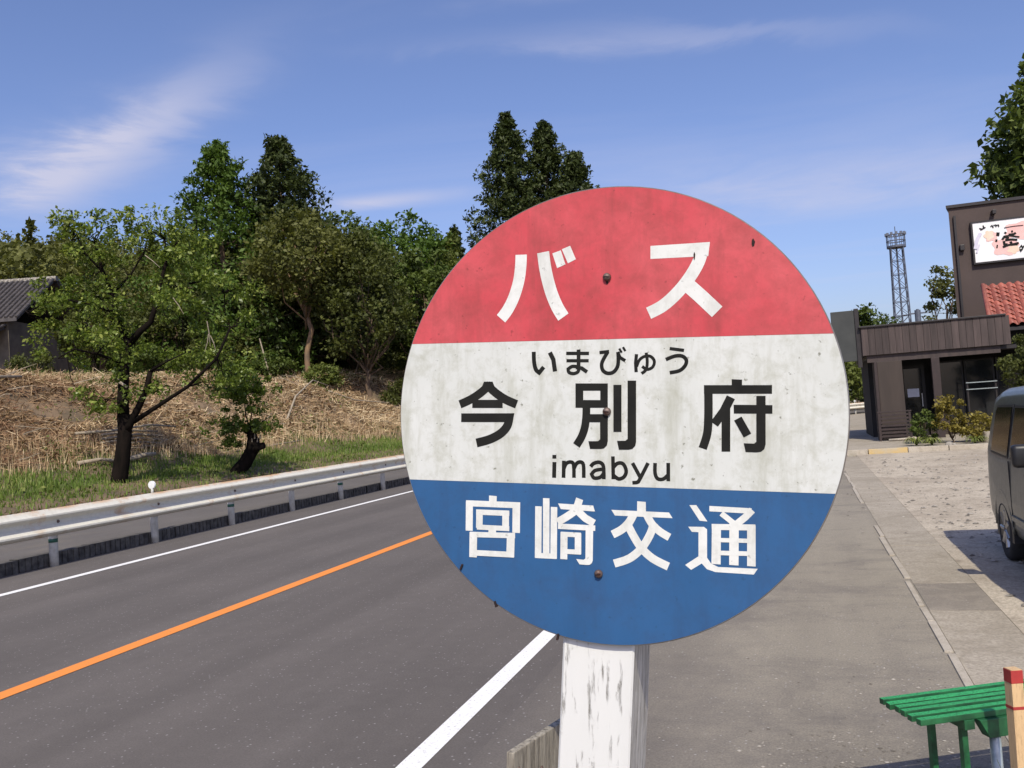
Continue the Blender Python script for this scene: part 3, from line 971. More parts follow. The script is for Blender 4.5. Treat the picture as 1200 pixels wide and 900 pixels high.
scr = MB()
scr.tube([(0, 0, 0), (0, -0.0022, 0), (0, -0.0042, 0), (0, -0.0048, 0)], [0.0046, 0.0046, 0.0032, 0.0012], 14)
scr_me = scr.mesh('screw', 'rusty_screw', 0, True)
slot = MB().box(-0.003, 0.003, -0.0052, -0.0045, -0.0005, 0.0005).mesh('slot', 'dark_hole')
for (a, b_) in ((0.0021, 0.1500), (0.0026, 0.0018), (-0.0059, -0.1749)):
    s_ = link('screw', scr_me, bs, (a, -0.0016, DZ + b_))
    link('slot', slot, s_, None, (0, a * 40, 0))
# rust hole and a scratch in the red field, nicks on the rim
hole = [(0.1583, 0.1832), (0.1602, 0.1795), (0.1592, 0.1752), (0.1574, 0.1745), (0.1566, 0.1780), (0.1570, 0.1818)]
MB().prism([(a, DZ + b_) for a, b_ in hole], 'y', -0.00165, -0.0013).obj('rust_hole_and_spot', 'dark_hole', bs)
scr_ = [(0.0975, 0.1725), (0.0985, 0.1700), (0.0978, 0.1640), (0.0968, 0.1652), (0.0966, 0.1700)]
MB().prism([(a, DZ + b_) for a, b_ in scr_], 'y', -0.0022, -0.0019).obj('scratch', 'dark_hole', bs)
hsc = MB().prism([(0.0013, DZ + 0.1475), (0.0029, DZ + 0.1475), (0.0034, DZ + 0.1440), (0.0020, DZ + 0.1415), (0.0006, DZ + 0.1445)], 'y', -0.00165, -0.0013)  # dark spot on the disc just below the top screw
hsc.obj('rust_hole_and_spot', 'dark_hole', bs)
for (a, b_, r_) in ((-0.1685, -0.1775, 0.4), (-0.1262, -0.2165, -0.3), (-0.052, -0.2465, 0.2)):
    MB().box(-0.0010, 0.0010, -0.004, 0.001, -0.004, 0.003).obj('clip', 'dark_hole', bs, 0.0005, False, (a, 0, DZ + b_), (0, r_, 0))
# grey weathered board nailed behind the post
sbo = MB().box(-0.010, 0.0, 0.0, 0.26, -0.42, 0.0).obj('side_board', 'weathered_board', bs, 0.0015, False, (-0.1165, 0.036, DZ - 0.395), (0.0, 0.0, math.radians(-9.5)))
MB().box(0.0005, 0.075, 0.02, 0.055, -0.30, -0.26).obj('batten', 'weathered_board', sbo, 0.001)
nl = MB().tube([(0, 0, 0), (0.0015, 0, 0)], [0.0032, 0.002], 10).mesh('nail', 'rusty_screw', 0, True)
for (a, b_) in ((0.012, -0.022), (0.03, -0.085), (0.07, -0.04)):
    link('nail', nl, sbo, (0.0, a, b_))

# ================================================================== GREEN BENCH, STAKE
ang = math.atan2(0.454, 0.891)
bn = empty('bench', (0.20, 3.67, 0.0), ang)
tag(bn, 'green slatted wooden bench with iron legs beside the shoulder', 'bench')
rb = random.Random(8)
for i in range(6):
    y0 = -0.008 - i * 0.0455
    sm = MB().box(0, 1.45, -0.0145, 0.0145, -0.011, 0.011)
    o = sm.obj('slat', 'green_bench_paint', bn, 0.003, False, (rb.uniform(-0.008, 0.006), y0 - 0.018, 0.409 + rb.uniform(-0.002, 0.002)), (rb.uniform(-0.08, 0.08), 0, rb.uniform(-0.002, 0.002)))
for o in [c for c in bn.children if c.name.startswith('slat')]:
    o.data.materials.append(MATS['green_iron_gap_shade'])
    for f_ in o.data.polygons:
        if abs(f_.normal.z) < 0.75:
            f_.material_index = 1  # slat sides coloured darker to read as shade in the gaps
for xx in (0.185, 0.42, 1.20):
    MB().box(xx - 0.02, xx + 0.02, -0.27, -0.01, 0.362, 0.397).obj('cross_bar', 'green_iron_gap_shade', bn, 0.002)
for (xx, yy) in ((0.185, -0.235), (0.185, -0.045), (1.20, -0.235), (1.20, -0.045)):
    MB().box(xx - 0.011, xx + 0.011, yy - 0.003, yy + 0.003, 0, 0.362).box(xx - 0.011, xx - 0.006, yy + 0.0032, yy + 0.020, 0, 0.362).obj('leg', 'green_iron_gap_shade', bn)
pp = MB().tube([(0.285, -0.262, -0.02), (0.285, -0.262, 0.33)], 0.019, 14).obj('support_pipe', 'galvanised', bn, smooth=True)
MB().prism([(0.25, 0.33), (0.32, 0.33), (0.355, 0.396), (0.215, 0.396)], 'y', -0.285, -0.24).obj('bracket', 'green_iron_gap_shade', bn, 0.002)

st = empty('wooden_stake', (0.605, 3.37, 0.0), math.radians(22))
tag(st, 'square pale wooden stake with red painted top beside the green bench', 'stake')
w = 0.0205
sp = MB().box(-w, w, -w, w, -0.1, 0.575).obj('stake_body', 'pale_stake_wood', st, 0.0015)
MB().box(-w - .0007, w + .0007, -w - .0007, w + .0007, 0.575, 0.618).obj('red_cap', 'stake_red', st, 0.0012)
MB().box(-w + .0005, w - .0005, -w + .0005, w - .0005, 0.6182, 0.6205).obj('end_grain', 'pale_stake_wood', st)
MB().box(-w - .0008, w + .0008, -w - .0008, w + .0008, 0.488, 0.498).obj('red_band', 'stake_red', st)
for o in (sp,):
    o.rotation_euler = (0, 0, 0)
st.rotation_euler = (math.radians(-1.0), math.radians(1.5), math.radians(22))

# ================================================================== PARKED VAN
vn = empty('parked_van', (2.38, 9.50, 0.0))
tag(vn, 'dark grey boxy van parked on the dusty lot, its near half out of view', 'van')
TT = [(0.0, 0.78, 0.955), (0.01, 0.98, 0.965), (0.04, 1.30, 0.975), (0.13, 1.47, 0.99), (0.40, 1.525, 1.0), (1.08, 1.545, 1.0), (1.98, 1.54, 1.0),
      (2.63, 1.50, 1.0), (2.86, 1.43, 1.0), (3.08, 1.23, 0.99), (3.28, 0.98, 0.965), (3.35, 0.90, 0.92), (3.38, 0.80, 0.86)]


def vsec(zt, k):
    zb = 0.20
    belt = min(0.92, zt - 0.08)
    pts = [(0.0, zb), (0.62, zb), (0.70, zb + 0.05), (0.733, 0.36), (0.740, 0.52), (0.738, min(0.66, belt - 0.03)), (0.730, belt)]
    top = zt
    up = max(0.0, top - 0.92)
    xt = 0.730 - 0.19 * up
    pts += [(0.730 - 0.19 * up * 0.5, belt + (top - 0.05 - belt) * 0.55), (xt, top - 0.05), (xt - 0.06, top - 0.012), (xt - 0.22, top + 0.004), (0.0, top + 0.012)]
    return [(x * k, z) for x, z in pts]


vs, fs = [], []
nsec = None
for (t, zt, k) in TT:
    h = vsec(zt, k)
    full = h + [(-x, z) for x, z in h[-2:0:-1]]
    nsec = len(full)
    vs += [(x, -t, z) for x, z in full]
for i in range(len(TT) - 1):
    for k in range(nsec):
        k2 = (k + 1) % nsec
        fs.append((i * nsec + k, i * nsec + k2, (i + 1) * nsec + k2, (i + 1) * nsec + k))
fs.append(tuple(range(nsec)))
fs.append(tuple((len(TT) - 1) * nsec + k for k in range(nsec)))
me = MB().add(vs, fs).mesh('body', 'van_paint', 0, True)
cr = me.attributes.new('crease_edge', 'FLOAT', 'EDGE')
cr.data.foreach_set('value', np.full(len(me.edges), 0.82, dtype=np.float32))
body = link('body', me, vn)
bev = body.modifiers.new('sub', 'SUBSURF')
bev.levels = 1
bev.render_levels = 2


def side_x(z):
    return 0.733 - 0.178 * max(0.0, z - 0.90)


for sd in (-1, 1):
    for nm, poly in (('window', [(0.33, 0.955), (0.98, 0.94), (0.98, 1.355), (0.42, 1.345), (0.36, 1.31)]),
                     ('window', [(1.10, 0.94), (1.98, 0.94), (1.98, 1.36), (1.10, 1.35)]),
                     ('window', [(2.10, 0.94), (3.00, 0.955), (2.80, 1.29), (2.72, 1.34), (2.10, 1.36)])):
        n = len(poly)
        for grow, dx, mname, onm in ((0.022, 0.004, 'black_plastic', 'window_seal'), (0.0, 0.009, 'van_glass', 'window')):
            ct, cz = sum(p[0] for p in poly) / n, sum(p[1] for p in poly) / n
            pl = [(t + math.copysign(grow, t - ct), z + math.copysign(grow, z - cz)) for t, z in poly]
            vv = [(sd * (side_x(z) + dx), -t, z) for t, z in pl] + [(sd * (side_x(z) - 0.03), -t, z) for t, z in pl]
            ff = [tuple(range(n)), tuple(range(2 * n - 1, n - 1, -1))] + [(i, i + n, (i + 1) % n + n, (i + 1) % n) for i in range(n)]
            MB().add(vv, ff).obj(onm, mname, vn)
    for wy in (-0.66, -2.72):
        whl = empty('wheel', (sd * 0.668, wy, 0.275))
        whl.parent = vn
        tyre = MB()
        prof = [(0.17, -0.055), (0.215, -0.072), (0.262, -0.066), (0.275, -0.045), (0.275, 0.045), (0.262, 0.066), (0.215, 0.072), (0.17, 0.055)]
        nn = 36
        vs, fs = [], []
        for i in range(nn):
            a = 2 * math.pi * i / nn
            for (r_, x_) in prof:
                vs.append((x_ * sd, r_ * math.cos(a), r_ * math.sin(a)))
        m8 = len(prof)
        for i in range(nn):
            for k in range(m8):
                k2 = (k + 1) % m8
                i2 = (i + 1) % nn
                fs.append((i * m8 + k, i * m8 + k2, i2 * m8 + k2, i2 * m8 + k))
        tyre.add(vs, fs).obj('tyre', 'tyre_rubber', whl, smooth=True)
        rim = MB().tube([(sd * 0.0, 0, 0), (sd * 0.035, 0, 0)], 0.172, 28)
        rim.tube([(sd * 0.03, 0, 0), (sd * 0.062, 0, 0)], [0.045, 0.035], 14)
        for k in range(7):
            a = 2 * math.pi * k / 7
            d_ = Vector((0, math.cos(a), math.sin(a)))
            rim.tube([d_ * 0.03 + Vector((sd * 0.05, 0, 0)), d_ * 0.165 + Vector((sd * 0.046, 0, 0))], [0.022, 0.03], 6)
        rim.obj('rim', 'rim_alloy', whl, smooth=False)
        # dark wheel-house opening with a lip
        arch = [(0.335 * math.cos(a), 0.335 * math.sin(a)) for a in [math.pi * i / 20 for i in range(21)]]
        poly = [(wy + p[0], 0.275 + p[1]) for p in arch] + [(wy - 0.335, 0.19), (wy + 0.335, 0.19)]
        MB().prism(poly, 'x', sd * 0.60, sd * 0.732).obj('wheel_arch', 'black_plastic', vn)
        MB().tube([(sd * 0.728, wy + p[0] * 1.02, 0.275 + p[1] * 1.02) for p in arch], 0.013, 8).obj('arch_lip', 'van_paint', vn, smooth=True)
    mir = MB().box(-0.075, 0.075, -0.05, 0.05, -0.085, 0.085).obj('mirror', 'black_plastic', vn, 0.03, True, (sd * 0.84, -2.08, 1.02))
    MB().tube([(-sd * 0.14, 0, -0.05), (0, 0, -0.04)], 0.02, 8).obj('mirror_arm', 'black_plastic', mir, smooth=True)
    MB().box(-0.012, 0.012, -0.09, 0.09, -0.014, 0.014).obj('door_handle', 'black_plastic', vn, 0.006, False, (sd * 0.746, -1.75, 0.83))
    for t in (1.04, 2.04):
        MB().box(sd * 0.7335, sd * 0.7425, -t - 0.004, -t + 0.004, 0.34, 0.90).obj('door_gap', 'black_plastic', vn)
    MB().box(sd * 0.728, sd * 0.752, -2.35, -1.05, 0.40, 0.445).obj('side_moulding', 'van_paint', vn, 0.006)
    MB().box(-0.09, 0.09, -0.05, 0.03, -0.07, 0.07).obj('headlight', 'lamp_clear', vn, 0.02, True, (sd * 0.52, -3.36, 0.66))
    MB().box(-0.05, 0.05, -0.02, 0.03, -0.16, 0.16).obj('tail_light', 'lamp_red', vn, 0.015, True, (sd * 0.60, -0.02, 0.80))
ws = [(-0.60, 3.25, 1.0), (0.60, 3.25, 1.0), (0.54, 2.88, 1.375), (-0.54, 2.88, 1.375)]
MB().add([(x, -t - 0.012, z + 0.012) for x, t, z in ws] + [(x, -t + 0.06, z - 0.04) for x, t, z in ws],
         [(0, 1, 2, 3), (7, 6, 5, 4), (0, 4, 5, 1), (1, 5, 6, 2), (2, 6, 7, 3), (3, 7, 4, 0)]).obj('windscreen', 'van_glass', vn)
MB().box(-0.56, 0.56, -0.10, -0.012, 0.98, 1.24).obj('rear_window', 'van_glass', vn, 0.01)
MB().box(-0.66, 0.66, -0.10, 0.035, 0.24, 0.46).obj('rear_bumper', 'van_paint', vn, 0.03, True)
MB().box(-0.66, 0.66, -3.42, -3.30, 0.24, 0.48).obj('front_bumper', 'van_paint', vn, 0.03, True)
MB().box(-0.16, 0.16, 0.036, 0.046, 0.34, 0.44).obj('number_plate', 'board_white', vn)
MB().box(-0.30, 0.30, -3.40, -3.36, 0.56, 0.66).obj('grille', 'black_plastic', vn, 0.004)

# ================================================================== RESTAURANT BUILDING
YF = 27.4
rs = empty('restaurant', (5.5, YF, 0.08))
tag(rs, 'dark brown restaurant with flat board canopy and tall rear block', 'building')
RO = Vector((5.5, YF, 0.08))


def rbox(name, mat, x0, x1, y0, y1, z0, z1, bevel=0.0, parent=None):
    m_ = MB().box(x0 - RO.x, x1 - RO.x, y0 - RO.y, y1 - RO.y, z0 - RO.z, z1 - RO.z)
    return m_.obj(name, mat, parent or rs, bevel)


rr = random.Random(21)
can = rbox('canopy', 'dark_trim', 1.86, 5.50, YF + 0.06, YF + 5.2, 2.56, 3.30)
bt = [simple('canopy_board_%d' % i, tuple(c * f for c in (0.080, 0.058, 0.053)), tuple(c * f * 0.6 for c in (0.080, 0.058, 0.053)), 3, 0.8, 0, 0.25, 40, (5, 5, 0.35))
      for i, f in enumerate((0.85, 1.0, 1.15, 0.72))]
x = 1.84
i = 0
while x < 5.5:
    wd = 0.182
    bd = MB().box(0.004, wd - 0.004, -0.02, 0.022, 0, 0.80)
    me = bd.mesh('canopy_board', 'brown_board')
    me.materials.clear()
    me.materials.append(bt[rr.randrange(4)])
    o = link('canopy_board', me, can, (x - RO.x, YF + 0.03 - RO.y + rr.uniform(-0.006, 0.004), 2.55 - RO.z))
    x += wd
    i += 1
for k in range(14):     # boards along the left return
    bd = MB().box(-0.02, 0.018, 0.004, 0.3, 0, 0.80)
    me = bd.mesh('canopy_board', 'brown_board')
    me.materials.clear()
    me.materials.append(bt[rr.randrange(4)])
    link('canopy_board', me, can, (1.838 - RO.x, YF + 0.08 + k * 0.31 - RO.y, 2.55 - RO.z))
rbox('canopy_cap', 'dark_trim', 1.78, 5.58, YF - 0.04, YF + 5.25, 3.352, 3.40, 0.006)
rbox('fascia', 'brown_board', 1.95, 5.40, YF + 0.10, YF + 0.25, 2.34, 2.555)
rbox('soffit', 'dark_trim', 1.95, 12.0, YF + 0.26, YF + 5.2, 2.44, 2.54)
rbox('pillar', 'panel_wood', 2.20, 2.86, YF + 0.08, YF + 0.75, 0.08, 2.338, 0.01)
rbox('pillar_trim', 'lattice_brown', 2.12, 2.195, YF + 0.06, YF + 0.76, 0.08, 2.338)
rbox('column', 'lattice_brown', 3.62, 3.83, YF + 0.02, YF + 0.20, 0.08, 2.338, 0.008)
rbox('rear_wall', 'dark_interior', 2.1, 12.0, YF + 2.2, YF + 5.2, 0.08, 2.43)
# entrance door and shop windows with panes, frames coloured near black as canopy shade
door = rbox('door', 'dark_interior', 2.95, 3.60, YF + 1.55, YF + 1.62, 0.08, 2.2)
rbox('pane', 'window_glass', 3.03, 3.52, YF + 1.535, YF + 1.548, 0.30, 2.1, 0, door)
rbox('handle', 'rim_alloy', 3.48, 3.50, YF + 1.48, YF + 1.53, 0.95, 1.35, 0, door)
rbox('notice', 'notice_paper', 3.10, 3.42, YF + 1.522, YF + 1.532, 1.25, 1.50, 0, door)
for (a, b_) in ((3.85, 4.65), (4.68, 5.48), (5.52, 6.40), (6.44, 7.4)):
    wf = rbox('window', 'dark_interior', a, b_, YF + 1.55, YF + 1.66, 0.5, 2.25)
    rbox('pane', 'window_glass', a + 0.05, b_ - 0.05, YF + 1.535, YF + 1.548, 0.56, 2.2, 0, wf)
rbox('window_wall', 'panel_wood', 3.66, 7.6, YF + 1.56, YF + 1.68, 0.08, 0.495)
for zz_ in (1.36, 1.55):
    rbox('reflection_line', 'galvanised', 4.55, 5.35, YF + 0.62, YF + 0.66, zz_, zz_ + 0.025)  # added bars that draw pale reflection lines across the windows
rbox('reflection_line_post', 'dark_trim', 5.30, 5.34, YF + 0.665, YF + 0.70, 0.08, 1.6)  # added uprights holding the drawn reflection lines
rbox('reflection_line_post', 'dark_trim', 4.57, 4.61, YF + 0.665, YF + 0.70, 0.08, 1.6)
# tall rear block
blk = MB().prism([(5.28 - RO.x, 33.0 - RO.y), (14 - RO.x, 33.0 - RO.y), (14 - RO.x, 40 - RO.y), (6.9 - RO.x, 40 - RO.y)], 'z', 0, 7.40).obj('rear_block', 'brown_wall', rs)
MB().prism([(5.20 - RO.x, 32.92 - RO.y), (14.1 - RO.x, 32.92 - RO.y), (14.1 - RO.x, 40.1 - RO.y), (6.85 - RO.x, 40.1 - RO.y)], 'z', 7.401, 7.50).obj('coping', 'dark_trim', blk)
rbox('downpipe', 'dark_trim', 5.40, 5.47, 32.90, 32.97, 2.6, 7.2, 0, blk)
rbox('wall_lamp', 'dark_trim', 6.55, 6.66, 32.70, 32.99, 7.08, 7.22, 0.01, blk)
rbox('vent_cap', 'dark_trim', 5.52, 5.66, 32.86, 32.99, 6.00, 6.2, 0.02, blk)
# red pantile roof over the right wing
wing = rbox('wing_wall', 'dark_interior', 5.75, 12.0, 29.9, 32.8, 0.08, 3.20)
y0r, z0r, y1r, z1r = 29.0, 3.16, 31.4, 4.58
rf = MB().add([(5.55 - RO.x, y0r + 0.06 - RO.y, z0r - 0.06 - RO.z), (12 - RO.x, y0r + 0.06 - RO.y, z0r - 0.06 - RO.z), (12 - RO.x, y1r - RO.y, z1r - 0.05 - RO.z), (5.86 - RO.x, y1r - RO.y, z1r - 0.05 - RO.z),
               (5.55 - RO.x, y0r + 0.06 - RO.y, z0r - 0.16 - RO.z), (12 - RO.x, y0r + 0.06 - RO.y, z0r - 0.16 - RO.z), (12 - RO.x, y1r - RO.y, z1r - 0.2 - RO.z), (5.86 - RO.x, y1r - RO.y, z1r - 0.2 - RO.z)],
              [(0, 1, 2, 3), (7, 6, 5, 4), (0, 4, 5, 1), (1, 5, 6, 2), (2, 6, 7, 3), (3, 7, 4, 0)]).obj('tiled_roof', 'dark_trim', rs)
slope = math.atan2(z1r - z0r, y1r - y0r)
tl = MB()
nw, tw, tlen = 6, 0.235, 0.36
vs, fs = [], []
for j in range(2):
    for k in range(nw * 2 + 1):
        a = k / (nw * 2)
        xx = a * (tw + 0.02)
        hh = 0.055 * math.sin(math.pi * min(1, a * 1.5)) if a < 0.667 else -0.022 * math.sin(math.pi * (a - 0.667) * 3)
        vs.append((xx, j * tlen, hh + 0.022 * (1 - j)))
for j in range(2):
    for k in range(nw * 2 + 1):
        v_ = vs[j * (nw * 2 + 1) + k]
        vs.append((v_[0], v_[1], v_[2] - 0.018))
q_ = nw * 2 + 1
for k in range(nw * 2):
    fs.append((k, k + 1, q_ + k + 1, q_ + k))
    fs.append((2 * q_ + k, 3 * q_ + k, 3 * q_ + k + 1, 2 * q_ + k + 1))
    fs.append((k, 2 * q_ + k, 2 * q_ + k + 1, k + 1))
tmes = []
for i, f in enumerate((0.8, 1.0, 1.2, 1.0)):
    simple('red_tile_%d' % i, (0.34 * f, 0.098 * f, 0.064 * f), (0.21 * f, 0.056 * f, 0.040 * f), 5, 0.6, 0, 0.2, 30)
    tmes.append(MB().add(vs, fs).mesh('tile', 'red_tile_%d' % i, 0, True))
nrow = 9
rowd = math.hypot(y1r - y0r, z1r - z0r) / nrow
for r_ in range(nrow):
    t = r_ / nrow
    xs = 5.52 + 0.30 * t
    for c_ in range(18):
        o = link('tile', tmes[rr.randrange(4)], rf, (xs + c_ * tw - RO.x, y0r + (y1r - y0r) * t - RO.y, z0r + (z1r - z0r) * t + rr.uniform(-0.004, 0.006) - RO.z))
        o.rotation_euler = (slope, 0, rr.uniform(-0.02, 0.02))
MB().tube([(5.50 - RO.x, y0r - RO.y, z0r + 0.05 - RO.z), (5.83 - RO.x, y1r - RO.y, z1r + 0.05 - RO.z)], 0.07, 10).obj('verge_tiles', 'red_tile', rf, smooth=True)

# lattice screen leaning at the entrance
ls = empty('lattice_screen', (2.08, YF - 0.30, 0.08))
tag(ls, 'low dark brown slatted screen at the restaurant corner', 'screen')
for (a, b_, c_, d_) in ((0.0, 0.06, 0.0, 0.80), (0.80, 0.86, 0.0, 0.80)):
    MB().box(a, b_, -0.02, 0.03, c_, d_).obj('frame_post', 'lattice_brown', ls, 0.004)
for i in range(7):
    MB().box(0.06, 0.80, -0.012, 0.015, 0.10 + i * 0.10, 0.155 + i * 0.10).obj('slat', 'lattice_brown', ls, 0.003)
MB().box(-0.02, 0.88, -0.03, 0.04, 0.802, 0.84).obj('top_rail', 'lattice_brown', ls, 0.004)
pl = MB().tube([(2.30, YF - 0.52, 0.115), (3.0, YF - 0.62, 0.135)], 0.035, 8).obj('white_pipe', 'pale_concrete', None, smooth=True)
tag(pl, 'short pale pipe lying at the foot of the slatted screen', 'pipe')

# dark projecting panel at the left end of the canopy
ps = empty('projecting_panel', (1.42, YF + 0.2, 2.4))
tag(ps, 'blank dark grey panel projecting from left end of restaurant canopy', 'signboard')
MB().box(-0.36, 0.28, -0.06, 0.06, 0.02, 1.50).obj('panel', 'panel_grey', ps, 0.008)
MB().box(0.282, 0.40, -0.10, 0.10, -0.18, 1.54).obj('panel_post', 'dark_trim', ps, 0.008)

# white signboard on the rear block
bd = empty('signboard', (7.43, 32.9, 5.48))
tag(bd, 'white restaurant signboard with pink blossoms and black brush lettering', 'signboard')
BX, BZ = 7.43, 5.48
x0, x1 = 5.95, 8.95
MB().box(x0 - BX, x1 - BX, -0.03, 0.09, 0.06, 1.38).obj('panel', 'board_white', bd)
for (a, b_, c_, d_) in ((x0 - 0.06, x1 + 0.06, 0.0, 0.058), (x0 - 0.06, x1 + 0.06, 1.382, 1.43), (x0 - 0.06, x0 - 0.002, 0.059, 1.381), (x1 + 0.002, x1 + 0.06, 0.059, 1.381)):
    MB().box(a - BX, b_ - BX, -0.05, 0.09, c_, d_).obj('frame', 'dark_trim', bd)
BOARD_MARKS=[('ink',0.12,[(6.632,6.413),(6.726,6.395)]),('ink',0.085,[(6.587,6.203),(6.648,6.189)]),('ink',0.042,[(6.637,6.054),(6.612,5.946)]),('ink',0.057,[(6.877,6.445),(6.929,6.4)]),('ink',0.064,[(7.072,6.439),(7.129,6.444)]),('ink',0.071,[(6.99,6.348),(7.143,6.347),(7.208,6.383)]),('ink',0.071,[(6.79,6.203),(6.859,6.295),(6.994,6.23)]),('ink',0.05,[(6.86,6.311),(7.001,6.315),(7.302,6.232)]),('ink',0.071,[(6.878,6.179),(7.074,6.179),(7.234,6.146)]),('ink',0.071,[(6.834,6.156),(6.845,6.043),(6.937,6.032)]),('ink',0.071,[(7.027,6.115),(7.067,6.009),(7.264,6.041)]),('ink',0.064,[(6.79,5.955),(6.963,6.009),(7.233,6.001)]),('ink',0.035,[(7.273,5.863),(7.335,5.944),(7.369,5.851),(7.307,5.764),(7.276,5.831)]),('ink',0.035,[(7.369,5.851),(7.418,5.94)]),('ink',0.028,[(6.139,6.676),(6.235,6.631),(6.268,6.69)]),('ink',0.028,[(6.259,6.756),(6.294,6.655)]),('ink',0.035,[(6.177,6.613),(6.33,6.682)]),('ink',0.028,[(6.481,6.688),(6.526,6.72),(6.562,6.636)]),('ink',0.028,[(6.568,6.715),(6.639,6.721),(6.648,6.656)]),('ink',0.028,[(6.652,6.71),(6.723,6.71),(6.724,6.646)]),('ink',0.018,[(6.883,6.594),(7.164,6.61),(7.442,6.605)]),('lilac',0.106,[(6.169,6.512),(6.036,6.273),(5.971,5.993)]),('lilac',0.05,[(6.003,5.862),(6.111,6.136)])]
BOARD_BLOBS=[('pink',(6.483,6.359),(0.212,0.17)),('pink',(6.862,5.978),(0.371,0.301)),('pink',(7.319,6.457),(0.424,0.283)),('peach',(7.104,5.853),(0.177,0.141)),('peach',(6.416,6.4),(0.141,0.159))]
for i, (c_, (cx, cz), (ra, rz_)) in enumerate(BOARD_BLOBS):
    n = 28
    rq = random.Random(i)
    pts = [(cx - BX + ra * (1 + 0.18 * math.sin(5 * t + i)) * math.cos(t), cz - BZ + rz_ * (1 + 0.15 * math.sin(5 * t + i)) * math.sin(t)) for t in [2 * math.pi * k / n for k in range(n)]]
    MB().prism(pts, 'y', -0.036 - i * 0.001, -0.031).obj('blossom', 'board_' + c_, bd)
for i, (c_, w, pts) in enumerate(BOARD_MARKS):
    poly = ribbon(smooth_path([(a - BX, b_ - BZ) for a, b_ in pts]), w)
    MB().prism([(p.x, p.y) for p in poly], 'y', -0.044 - i * 0.0006, -0.0425).obj('brush_stroke', 'letter_black' if c_ == 'ink' else 'board_lilac', bd)

# ================================================================== FLOODLIGHT TOWER, UTILITY POLE
tw_ = empty('lattice_tower', (13.0, 120.0, 0.0))
tag(tw_, 'tall grey steel lattice tower with ring platform on top', 'tower')
H_ = 19.0


def leg_xy(z, k):
    hw = 1.05 - 0.35 * z / H_
    return Vector(((1 if k in (0, 1) else -1) * hw, (1 if k in (0, 3) else -1) * hw, z))


for k in range(4):
    MB().tube([leg_xy(0, k), leg_xy(H_, k)], 0.075, 8).obj('leg', 'tower_steel', tw_)
nb = 11
for j in range(nb):
    za, zb_ = j * H_ / nb, (j + 1) * H_ / nb
    m_ = MB()
    for k in range(4):
        k2 = (k + 1) % 4
        m_.tube([leg_xy(za, k), leg_xy(zb_, k2)], 0.035, 6)
        m_.tube([leg_xy(za, k2), leg_xy(zb_, k)], 0.035, 6)
        m_.tube([leg_xy(zb_, k), leg_xy(zb_, k2)], 0.045, 6)
    m_.obj('brace', 'tower_steel', tw_)
MB().tube([(0, 0, 0), (0, 0, H_)], 0.11, 8).obj('ladder_core', 'tower_steel', tw_)
MB().tube([(0, 0, 18.9), (0, 0, 19.15)], 1.12, 20).obj('platform', 'tower_steel', tw_)
for zr in (19.75, 20.5):
    MB().tube([(1.08 * math.cos(2 * math.pi * i / 20), 1.08 * math.sin(2 * math.pi * i / 20), zr) for i in range(21)], 0.07, 6).obj('ring_rail', 'tower_steel', tw_)
for i in range(12):
    a = 2 * math.pi * i / 12
    m_ = MB().tube([(1.08 * math.cos(a), 1.08 * math.sin(a), 19.1), (1.08 * math.cos(a), 1.08 * math.sin(a), 20.5)], 0.04, 6)
    m_.box(1.1 * math.cos(a) - 0.14, 1.1 * math.cos(a) + 0.14, 1.1 * math.sin(a) - 0.14, 1.1 * math.sin(a) + 0.14, 20.45, 20.8)
    m_.obj('antenna_mount', 'tower_steel', tw_)
MB().tube([(0, 0, 19), (0, 0, 21.6)], 0.05, 6).obj('lightning_rod', 'tower_steel', tw_)

up_ = empty('utility_pole', (12.1, 98.2, 0))
tag(up_, 'distant utility pole with a wire above the canopy roof', 'utility pole')
MB().tube([(0, 0, 0), (0, 0, 9.3)], [0.18, 0.13], 8).obj('pole', 'tower_steel', up_)
MB().tube([(0.0, 0, 7.6), (0, 0, 9.2)], 0.30, 10).obj('transformer', 'tower_steel', up_)
MB().box(-0.8, 0.8, -0.06, 0.06, 8.8, 8.95).obj('cross_arm', 'tower_steel', up_)
wp = []
for i in range(25):
    t = i / 24
    wp.append((-26 * t, 4 * t, 8.95 - 1.0 * math.sin(math.pi * t) - 0.6 * t))
MB().tube(wp, 0.03, 5).obj('wire', 'dark_trim', up_)
wp = [(26 * t, 4 * t, 8.95 - 1.0 * math.sin(math.pi * t)) for t in [i / 24 for i in range(25)]]
MB().tube(wp, 0.03, 5).obj('wire', 'dark_trim', up_)
# ================================================================== FARMHOUSE (far left, tiled roofs)
hz = ground_z(-45, 41)
hs = empty('farmhouse', (-45.6, 41.0, hz - 0.35), math.radians(18))
tag(hs, 'old farmhouse with grey tiled roof half hidden by the leafy tree', 'house')


